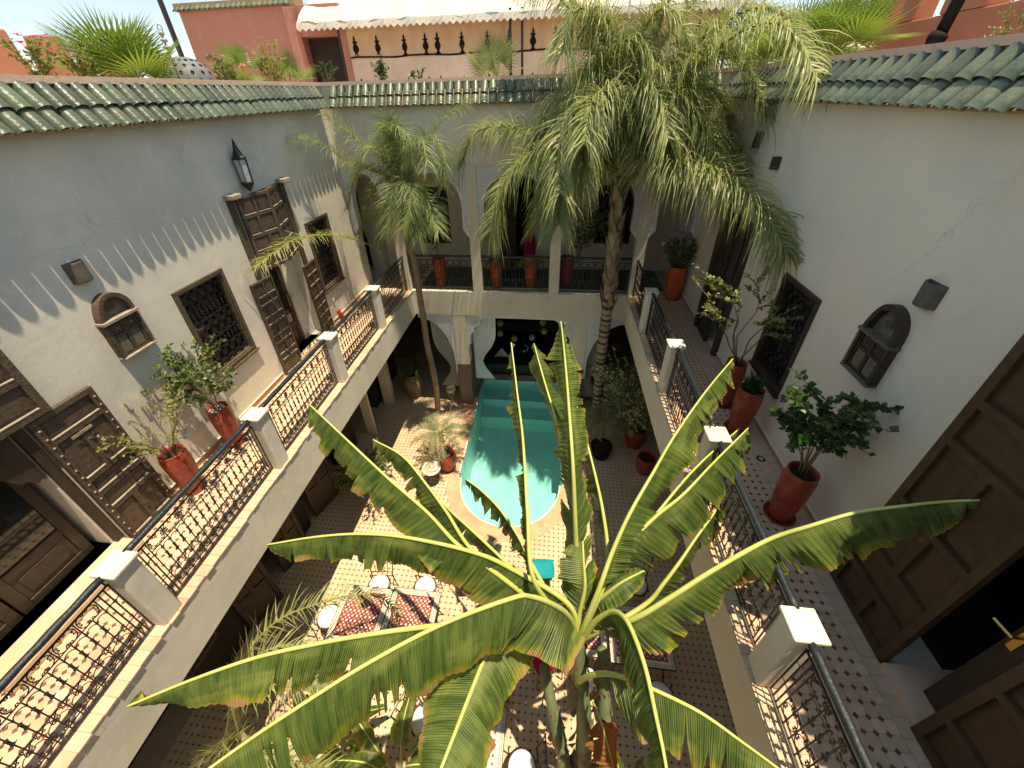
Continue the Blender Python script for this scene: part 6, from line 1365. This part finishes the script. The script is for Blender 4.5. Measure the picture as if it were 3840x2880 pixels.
pot('urn', -2.36, 6.38, G, .62, .24, red_clay, 'big glossy red urn with a feathery potted palm beside the pool', prof=urn_prof)
def rosette_palm(x, y, z, label, n, L, seed, m, stem=.25, up_=.9, LL=.16):
    E_ = empty('potted_palm', (x, y, z), label, 'palm'); rg = random.Random(seed)
    if stem: MB().tube([(0, 0, -.05), (.01, 0, stem*.5), (0, 0, stem)], [.06, .055, .05], 10).build('short_trunk', boot_m, E_, smooth=True)
    for i in range(n):
        a = i*2.4+rg.uniform(-.2, .2); el = up_*(1-i/n*1.25); l_ = L*rg.uniform(.8, 1.1); d = Vector((math.cos(a), math.sin(a), 0)); p0 = Vector((0, 0, stem))
        pts = [p0, p0+d*l_*.35*math.cos(el*.7)+Vector((0, 0, l_*.35*math.sin(el))), p0+d*l_*.72*math.cos(el*.6)+Vector((0, 0, l_*(.52*math.sin(el)-.04))), p0+d*l_+Vector((0, 0, l_*(.5*math.sin(el)-.28)))]
        frond(E_, pts, seed*10+i, 34, LL, .009, mats=[m], droop=.35, rr=.007, start=.15, plum=.45, dry=0)
    return E_
rosette_palm(-2.52, 6.62, G+.70, 'pale feathery sago like palm spreading from the red urn beside the pool', 26, .72, 61, sago_m, stem=.28)
pot('plant_pot', 1.42, 7.15, G, .36, .26, black_m, 'wide black pot in the shade between pool and right gallery', prof=[(0, 0), (.7, 0), (.78, .1), (1, .9), (1.04, 1), (.95, 1), (.9, .88)])
rosette_palm(1.42, 7.45, G+.62, 'spiky dark palm growing from the black pot at the foot of the ringed palm', 22, .62, 62, sago_m, stem=.34, LL=.13)
tg = empty('tagine_brazier', (-2.72, 8.52, G), 'terracotta pot held by a wooden tripod stand beside the far column', 'brazier')
mb = MB(); top = .72
for a in (.3, 2.4, 4.5): mb.tube([(.30*math.cos(a), .22*math.sin(a), 0), (.0, 0, top*.55), (-.14*math.cos(a), -.12*math.sin(a), top)], [.016, .018, .014], 6)
mb.build('tripod', boot_m, tg); MB().lathe([(0, top-.06), (.09, top-.04), (.13, top+.03), (.135, top+.09), (.12, top+.09), (.10, top+.05), (0, top+.045)], n=20).build('clay_bowl', terra_c, tg, smooth=True)
pot('urn', -4.05, 9.05, G, .85, .27, boot_m, 'big rough brown urn in the dark corner under the far left arch', prof=urn_prof)
shrub('dark_shrub', -4.05, 9.05, G+.80, 'dark plant hanging from the brown urn in the corner', stems=12, h=1.0, spread=.35, leafL=.10, leafW=.025, per=60, seed=71, mats=[shrub_d], droop=.5)
# shrubs on the courtyard floor
pot('plant_pot', -4.25, 5.75, G, .5, .22, red_clay, 'red pot in deep shade under the left gallery holding a spreading shrub')
shrub('spreading_shrub', -4.20, 5.70, G+.42, 'spreading fine leaved shrub reaching from shade into sun under the left gallery', stems=18, h=.75, spread=.85, leafL=.045, leafW=.028, per=230, seed=75, mats=[shrub_d, shrub_l], bare=.2, droop=.25, branch=8, lean=(.35, -.25))
pot('plant_pot', 2.30, 7.60, G, .6, .26, red_clay, 'red pot standing under the right gallery with a tall variegated tree')
shrub('variegated_tree', 2.15, 7.45, G+.5, 'tall pale variegated fig tree against the dark right gallery wall', 'tree', stems=14, h=2.1, spread=.62, leafL=.085, leafW=.04, per=260, seed=77, mats=[shrub_v, shrub_v, shrub_d], bare=.15, droop=.1, branch=9, stem_r=.016, lean=(-.15, 0))
pot('plant_pot', 2.42, 6.75, G, .5, .22, red_clay, 'bright red pot at the foot of the variegated tree by the right beam')
# big leaved plants under the banana, bottom left of the court
def broad_clump(name, x, y, z, label, n, L, W_, seed, spread=.5, m=None):
    E_ = empty(name, (x, y, z), label, 'plant'); rg = random.Random(seed)
    for i in range(n):
        a = i*2.4+rg.uniform(-.3, .3); hgt = rg.uniform(.5, 1.0); d = Vector((math.cos(a), math.sin(a), 0)); r_ = spread*rg.uniform(.5, 1)
        pts = [Vector((0, 0, 0))+d*.05, d*r_*.5+Vector((0, 0, hgt*.6)), d*r_+Vector((0, 0, hgt)), d*(r_+L*.5)+Vector((0, 0, hgt+.05)), d*(r_+L)+Vector((0, 0, hgt-.12))]
        banana_leaf(E_, pts, seed+i, W=W_, s0=.42, dr=((18, 40), (18, 40)), tears=rg.randrange(0, 3), rr=.010, ripple=.5, blade=m)
    return E_
broad_clump('canna_plant', -1.75, 1.05, G, 'clump of broad leaved cannas on the tiles below the lowest banana leaf', 11, .55, .12, 800, .5)
broad_clump('canna_plant', -2.85, 1.15, G, 'second clump of broad leaved plants at the lower left in front of the dark gallery', 9, .6, .11, 830, .45)
broad_clump('canna_plant', 1.10, 1.00, G, 'small bright green leafy clump right of the banana stems', 8, .38, .10, 860, .25)
fp = empty('feather_palm', (-3.55, 1.0, G), 'low feathery palm at the lower left with an arching frond over the mosaic tables', 'palm')
pf = lambda pts: [tuple(Vector(p)-Vector((-3.55, 1.0, G))) for p in pts]
MB().tube([(0, 0, 0), (.02, 0, .9), (-.05, .05, 1.3)], [.07, .06, .045], 10).build('trunk', boot_m, fp, smooth=True)
ft_ = (-3.6, 1.05, G+1.3)
for i, p in enumerate([[ft_, (-3.75, 1.45, -1.95), (-3.45, 1.95, -1.65), (-2.95, 2.25, -1.62), (-2.48, 2.5, -1.8), (-2.18, 2.55, -2.05), (-2.0, 2.45, -2.35)],
      [ft_, (-3.5, 1.2, -1.9), (-3.1, 1.35, -1.65), (-2.6, 1.45, -1.75), (-2.2, 1.45, -2.1)], [ft_, (-3.55, .8, -1.9), (-3.3, .5, -1.6), (-2.8, .3, -1.6), (-2.4, .2, -1.9)],
      [ft_, (-3.4, .9, -1.8), (-3.0, .75, -1.4), (-2.5, .75, -1.35), (-2.1, .8, -1.7)], [ft_, (-3.6, 1.3, -1.8), (-3.3, 1.6, -1.5), (-2.95, 1.75, -1.6), (-2.6, 1.75, -2.0)]]):
    frond(fp, pf(p), 600+i, 62, .36, .014, mats=[palm_leaf, sago_m, palm_leaf2], droop=.55, rr=.012, start=.2, plum=.9, dry=.1)

# ---------------------------------------------------------------- roof terrace
TF = 3.70
tr_ = empty('roof_terrace', (0, 0, 0), kind='structure')
MB().box((-14, YN, TF-.1), (-WL-.43, 24, TF)).build('terrace_slab', terra_c, tr_)
MB().box((WR+.43, YN, TF-.1), (16, 24, TF)).build('terrace_slab', terra_c, tr_)
MB().box((-WL-.43, D+.43, TF-.1), (WR+.43, 24, TF)).build('terrace_slab', terra_c, tr_)
# pink pavilion with tent
pv = empty('pink_pavilion', (-7.2, 12.3, TF), 'salmon pink terrace building with dark arched doorway and green tile coping left of the tent', 'building')
def relbox(parent, a, b, nm, m, bv=.01): return rel(bevel(MB().box(a, b).build(nm, m), bv), parent)
relbox(pv, (-9.6, 11.9, TF), (-6.50, 12.3, 6.0), 'wall', pink); relbox(pv, (-5.40, 11.62, TF), (-5.16, 12.3, 5.55), 'pier', pink)
relbox(pv, (-6.50, 11.9, 5.38), (-5.40, 12.3, 6.0), 'lintel_wall', pink); relbox(pv, (-6.72, 11.72, TF), (-6.50, 11.9, 5.95), 'pier', pink)
relbox(pv, (-6.495, 12.2, TF), (-5.405, 12.28, 5.375), 'dark_doorway', dark_room)
relbox(pv, (-8.35, 11.84, 4.85), (-8.05, 11.9, 5.12), 'wall_lamp_box', terra_c)
for i in range(22):
    o = bpy.data.objects.new('roof_tile', TILE); M = (Matrix.Rotation(.6, 4, 'X')); M.translation = Vector((-9.6+i*.14-(-7.2), 11.80-12.3, 5.98-TF)); o.matrix_local = M; link(o, pv)
rel(MB().box((-9.7, 11.9, 6.001), (-6.45, 12.3, 6.16)).build('coping', mortar), pv)
# leaning dark pole and hanging metal balls
o = MB().tube([(-9.62, 11.5, TF), (-9.66, 11.5, 6.5)], .06, 8).build('leaning_pole', iron); o.rotation_euler = (0, 0, 0); tag(o, 'dark pole standing at the corner of the pink terrace building', 'pole')
of = empty('metal_finial', (-5.5, 6.35, TF), 'iron rod strung with grey metal balls and a scroll tip on the left terrace', 'ornament')
mb = MB(); mb.tube([(0, 0, 0), (0, 0, 1.22)], .01, 6); mb.tube([(.0+.04*math.cos(t)*(1-t/9), 0, 1.27+.05*math.sin(t)*(1-t/9)) for t in [-PI/2+i*.6 for i in range(13)]], .005, 4); mb.build('rod', iron, of)
for i, z in enumerate((1.06, 1.14, 1.215)): MB().lathe([(0, -.035), (.035, -.018), (.052-.008*i, 0), (.035, .018), (0, .035)], (0, 0, z), 14).build('metal_ball', MATS['lantern_glass'], of, smooth=True)
dm = empty('pierced_dome', (-5.75, 6.85, TF-.07), 'pierced grey metal garden dome seen behind the left parapet', 'ornament')
mb = MB().lathe([(.36*math.cos(t), .70+.36*math.sin(t)) for t in [i*PI/14 for i in range(8)]]+[(0, 1.06)], n=22); mb.build('dome_shell', mat('pierced_metal', (.20, .21, .21), .6, .3, c2=(.12, .13, .13), scale=12), dm, smooth=True)
mb = MB()
for i in range(14):
    for j in range(4):
        a = 2*PI*(i+.5*(j % 2))/14; e = .15+j*.3; mb.lathe([(0, .0)], n=3) if 0 else None
        c = Vector((.363*math.cos(e)*math.cos(a), .363*math.cos(e)*math.sin(a), .70+.363*math.sin(e))); nrm = (c-Vector((0, 0, .70))).normalized(); s = nrm.cross(Vector((0, 0, 1))).normalized(); u = s.cross(nrm)
        mb.add([c+s*.03, c+u*.03, c-s*.03, c-u*.03], [(0, 1, 2, 3)])
mb.build('pierced_holes', black_m, dm, fix=False); MB().box((-.3, -.3, 0), (.3, .3, .69)).build('plinth', pink, dm)
# crenellated walls beyond
def crenel(name, label, pts, zs, depth=.35, m=pink2, grp='crenellated parapet blocks'):
    mb = MB(); (x0, y0), (x1, y1) = pts; d = Vector((x1-x0, y1-y0, 0)).normalized(); nn = Vector((-d.y, d.x, 0))*depth
    a = Vector((x0, y0, 0)); b = Vector((x1, y1, 0)); z0, z1 = zs; t = .12
    v = []
    for q in (a, b, b+nn, a+nn): v.append((q.x, q.y, z0))
    for q in (a+d*t, b-d*t, b-d*t+nn, a+d*t+nn): v.append((q.x, q.y, z1))
    mb.add(v, [(0, 3, 2, 1), (4, 5, 6, 7), (0, 1, 5, 4), (1, 2, 6, 5), (2, 3, 7, 6), (3, 0, 4, 7)]); o = bevel(mb.build(name, m), .02); return tag(o, label, 'parapet', grp)
crenel('merlon', 'orange merlon at the extreme left edge of the roofline', [(-8.3, 5.6), (-8.0, 6.55)], (TF, 5.07)); crenel('merlon', 'orange merlon between the left edge and the big fan palm', [(-8.1, 6.75), (-8.0, 7.30)], (TF, 5.05))
crenel('merlon', 'orange merlon half hidden behind the big fan palm', [(-8.2, 7.9), (-8.1, 8.5)], (TF, 4.95))
rwt = empty('terrace_wall', (5.5, 8, TF), 'orange rendered terrace wall with merlons on the right roof', 'wall')
relbox(rwt, (5.5, 2.0, TF), (5.8, 12.5, 4.88), 'wall_body', pink2, .02)
for y0, y1 in ((11.2, 12.2), (9.4, 10.1), (8.80, 9.15), (7.5, 8.28), (6.2, 7.0), (4.8, 5.6), (3.4, 4.2)):
    relbox(rwt, (5.5, y0, 4.881), (5.8, y1, 5.45), 'merlon', pink2, .03)
pp = empty('black_pipe', (4.6, 6.78, TF), 'thick black ducting leaning on the right roof terrace', 'pipe')
mb = MB(); mb.tube([(0, 0, .3), (0, 0, .80), (0, 0, .801), (.03, 0, .86)], [.085, .085, .10, .10], 12); mb.tube([(.03, 0, .86), (.10, 0, 1.6)], .065, 12); mb.tube([(.11, .1, .75), (.2, .1, 1.6)], .03, 8); mb.build('duct', black_m, pp, smooth=True); MB().box((-.1, -.1, 0), (.1, .1, .30)).build('foot', black_m, pp)
for k, (yy, lb) in enumerate(((9.35, 'left of two thin dark stays crossing the right terrace fan palms'), (8.75, 'right of two thin dark stays crossing the right terrace fan palms'))):
    o = MB().tube([(4.5, yy, TF), (4.75, yy-.55, 5.6)], .014, 6).build('guy_wire', black_m); tag(o, lb, 'stay', 'thin stays over the right terrace')
# tent canopy with zigzag valance, curtains with finial motif
tn = empty('tent_canopy', (-1.0, 11.6, TF), 'cream canvas tent roof with zigzag valance over the far terrace', 'tent')
mb = MB(); nx, ny = 64, 12; x0, x1 = -6.22, 3.95; v = []; f = []
for j in range(ny+1):
    for i in range(nx+1):
        u, t = i/nx, j/ny; x = x0+(x1-x0)*u; y = 11.30+2.6*t; z = 5.56+1.15*t**.8+.05*math.sin(u*31+t*5)*math.sin(t*3+.5)+.035*math.sin(u*73+t*9)*(1-t)+.10*math.sin(PI*u)*t
        v.append((x, y, z))
for j in range(ny):
    for i in range(nx): f.append((j*(nx+1)+i, j*(nx+1)+i+1, (j+1)*(nx+1)+i+1, (j+1)*(nx+1)+i))
mb.add(v, f); rel(mb.build('canvas_roof', tent_m, smooth=True, fix=False), tn)
mb = MB(); nz_ = 66; w_ = (x1-x0)/nz_
for i in range(nz_):
    a = x0+i*w_; za = 5.62+.05*math.sin(a*3)*.3
    yw = lambda xx: 11.30-.02*math.sin(xx*9)
    mb.add([(a, yw(a), 5.58), (a+w_, yw(a+w_), 5.58), (a+w_, yw(a+w_)-.03, 5.47), (a+w_/2, yw(a)-.035, 5.41), (a, yw(a)-.03, 5.47)], [(0, 1, 2, 3, 4)])
    mb.add([(a, yw(a)-.008, 5.474), (a+w_, yw(a+w_)-.008, 5.474), (a+w_/2, yw(a)-.012, 5.53)], [(0, 1, 2)], 1)
rel(mb.build('zigzag_valance', [tent_m, plaster_l], fix=False), tn)
for k, x in enumerate((-5.28, -1.17, -.90, 3.6)):
    o = MB().tube([(x, 11.42, TF), (x, 11.42, 5.66)], .028, 8).build('tent_post', iron); rel(o, tn)
cu = empty('canvas_screen', (-1.0, 11.6, TF), 'sand coloured canvas screen with black finial motifs behind the far parapet', 'curtain')
mb = MB(); nx = 150; v = []; f = []; X0, X1 = -5.16, 3.6
for z in (TF+.02, 4.86, 5.62):
    for i in range(nx+1):
        x = X0+(X1-X0)*i/nx; v.append((x, 11.60+.035*math.sin(x*9)+.02*math.sin(x*23), z))
for i in range(nx): f.append((i, i+1, nx+2+i, nx+1+i))
g2 = [(nx+1+i, nx+2+i, 2*nx+3+i, 2*nx+2+i) for i in range(nx)]
mb.add(v, f, 0); mb.f += g2; mb.m += [1]*len(g2); rel(mb.build('canvas', [curtain_l, curtain_m], smooth=True, fix=False), cu)
cy_ = lambda x: 11.60+.035*math.sin(x*9)+.02*math.sin(x*23)-.006
mb = MB(); 
for i in range(nx):
    a = X0+(X1-X0)*i/nx; b = X0+(X1-X0)*(i+1)/nx; za, zb_ = [4.90-.012*math.sin(q*4.2) for q in (a, b)]
    mb.add([(a, cy_(a), za-.02), (b, cy_(b), zb_-.02), (b, cy_(b), zb_+.015), (a, cy_(a), za+.015)], [(0, 1, 2, 3)])
rel(mb.build('black_band', black_cloth, fix=False), cu)
fin = [(.075, 0), (.03, .05), (.03, .08), (.068, .13), (.072, .18), (.045, .235), (.03, .26), (.075, .30), (.035, .305), (.02, .33), (.028, .36), (0, .42)]
for z0 in (4.905, 4.06):
    for x in (-4.98, -4.42, -3.75, -3.24, -2.93, -2.34, -1.73, -1.22, -.66, -.14, .42, .95, 1.42, 1.82, 2.4, 3.0):
        pts = [(x+a, z0+b) for a, b in fin]+[(x-a, z0+b) for a, b in fin[::-1][1:]]
        m2 = MB().add([(px, cy_(px)-.004, pz) for px, pz in pts], [tuple(range(len(pts)))]); rel(m2.build('finial_motif', black_cloth, fix=False), cu)
fpole = MB().tube([(1.32, 10.0, TF), (1.22, 10.0, 6.2)], .025, 10).build('flag_pole', MATS['lantern_glass'], smooth=True); tag(fpole, 'slim pale grey pole rising behind the big palm on the far terrace', 'pole')
o = MB().tube([(1.43, 10.0, TF), (1.45, 10.0, 6.2)], .008, 6).build('steel_cable', MATS['lantern_glass']); tag(o, 'thin cable right of the pale pole behind the palm crown', 'cable')
# fan palms
def fan_palm(x, y, z, label, n, R_, seed, h=.5, tilt=.9, mats=None):
    E_ = empty('fan_palm', (x, y, z), label, 'palm', 'fan palms on the roof terrace'); rg = random.Random(seed); mats = mats or [fan_leaf]
    for i in range(n):
        a = i*2.4+rg.uniform(-.3, .3); el = rg.uniform(.15, 1.35) if i else 1.3; L = h*rg.uniform(.7, 1.1); d = Vector((math.cos(a)*math.cos(el), math.sin(a)*math.cos(el), math.sin(el)))
        base = d*.06; hub = d*L; r_ = R_*rg.uniform(.75, 1.1)
        st_ = MB().tube([base, hub*.5+Vector((0, 0, .03)), hub], .008, 5); o = st_.build('leaf_stalk', rachis_m, E_, smooth=True)
        S = d.cross(Vector((0, 0, 1))).normalized(); U = S.cross(d).normalized(); F = (d*math.cos(.45)+U*math.sin(.45)*(-1 if rg.random() < .3 else .4)).normalized(); mb = MB(); m_ = 30
        N_ = S.cross(F)
        for k in range(m_):
            for hf in (0, 1):
                t = -2.15+4.3*(k+.5)/m_; dd = (F*math.cos(t)+S*math.sin(t)).normalized(); side = (-F*math.sin(t)+S*math.cos(t)).normalized(); LL = r_*(1-.16*abs(t)/2.15)*rg.uniform(.92, 1.05)
                w = r_*.05; fold = N_*(w*.5)
                p1 = hub+dd*LL*.5; p2 = hub+dd*LL+Vector((0, 0, -.05*r_*rg.random()))
                sg = 1 if hf else -1
                mb.add([hub, p1+fold*.4, p1+side*sg*w*.5, p2], [(0, 1, 2), (1, 3, 2)])
        mb.build('fan_blade', mats[i % len(mats)], o, fix=False)
    return E_
fan_palm(-5.55, 5.60, 4.30, 'largest fan palm on the left terrace silhouetted against the sky', 15, .60, 91, .42)
fan_palm(-5.5, 7.75, 4.35, 'upright fan palm behind the left parapet right of the pierced dome', 8, .36, 92, .36)
fan_palm(-5.75, 9.55, 4.28, 'fan palm at the roof corner left of the dark terrace doorway', 9, .42, 93, .42)
fan_palm(-1.35, 9.75, 4.22, 'fan palm in front of the sand coloured canvas screen', 9, .55, 94, .46, mats=[palm_leaf2])
fan_palm(4.1, 7.95, 4.40, 'bushy fan palm nearest the pipe on the right terrace', 16, .60, 95, .50)
fan_palm(4.0, 9.2, 4.35, 'fan palm behind the big palm crown on the right terrace', 16, .70, 96, .55)
fan_palm(4.6, 10.6, 4.3, 'fan palm farthest back on the right terrace', 14, .65, 97, .6)
fan_palm(3.7, 11.0, 4.3, 'fan palm beside the right end of the tent canopy', 14, .70, 98, .6)
pot('planter', 3.7, 11.0, TF, .62, .24, terra_c, 'clay planter of the fan palm beside the tent canopy', 'planters behind the parapets')
# terrace shrubs in front of the pink walls
for i, (x, y, n_, h, lb, m_) in enumerate([(-5.4, 4.45, 7, .45, 'thin pink flowering shrub at the left end of the parapet', [shrub_y, shrub_l]), (-5.5, 4.95, 8, .42, 'straggly green bush left of the big fan palm', [shrub_l, shrub_y]),
    (-5.35, 8.3, 9, .55, 'yellow green bush between the two upright fan palms of the left terrace', [shrub_y, shrub_l]), (-5.5, 8.75, 9, .75, 'tall yellow leaved bush against the pink wall', [shrub_y]), (-5.45, 7.3, 7, .45, 'narrow leaved bush beside the leaning pole', [shrub_l]),
    (-4.95, 9.7, 6, .50, 'dark climbing shrub at the edge of the terrace doorway', [shrub_d]), (-3.72, 9.7, 9, .46, 'small dark conical shrub before the canvas screen', [shrub_d]), (-3.0, 9.8, 4, .3, 'tiny sprig in front of the canvas screen', [shrub_d]),
    (4.9, 6.1, 6, .9, 'green creeper climbing the orange terrace wall', [shrub_l]), (4.8, 4.9, 6, .7, 'creeper with brown stems at the right end of the terrace wall', [shrub_l, shrub_d])]):
    z_ = 4.25 if x < 0 else 4.0
    shrub('terrace_shrub', x, y, z_, lb, grp='terrace shrubs', stems=n_, h=h, spread=.22 if i != 6 else .10, leafL=.05, leafW=.022, per=90, seed=200+i, mats=m_, bare=.1)
    MB_p = pot('planter', x, y, TF, z_-TF+.05, .2, terra_c, 'clay planter of the '+lb.split(' of ')[0].split(' in front')[0], 'planters behind the parapets')
for i in range(5):
    pass
pf_ = MB(); rg = random.Random(12)
for i in range(14):
    c = Vector((-5.45+rg.uniform(-.1, .1), 4.6+rg.uniform(-.2, .25), 4.62+rg.uniform(0, .16)))
    for k in range(5): add_leaf(pf_, c, (math.cos(k*1.26), math.sin(k*1.26), .4), .028, .022, rg)
o = pf_.build('pink_blossoms', flower_m, fix=False); tag(o, 'cluster of small pink blossoms above the left parapet', 'flowers')
for i, (x, y, lb) in enumerate([(-5.55, 5.60, 'largest'), (-5.5, 7.75, 'upright'), (-5.75, 9.55, 'corner'), (-1.35, 9.75, 'screen'), (4.1, 7.95, 'pipe side'), (4.0, 9.2, 'crown side'), (4.6, 10.6, 'farthest')]):
    pot('planter', x, y, TF, .62, .24, terra_c, f'clay planter under the {lb} fan palm of the terrace', 'planters behind the parapets')
# horizon beyond the roofs
gdm = tag(MB().box((-200, -100, G-2.2), (200, 250, G-1.9)).build('ground', pink2), kind='structure')

def rebase(o, loc):
    loc = Vector(loc); o.location = loc
    for c in o.children: c.matrix_parent_inverse = Matrix.Translation(-loc) @ c.matrix_parent_inverse
rebase(rp, (1.42, 8.47, G)); rebase(lp, (-3.14, 8.36, G)); rebase(lw_, (XL, 4, 0)); rebase(rw, (XR, 4, 0)); rebase(fw_, (-.8, D, G)); rebase(gl, (-5.02, 3, G))
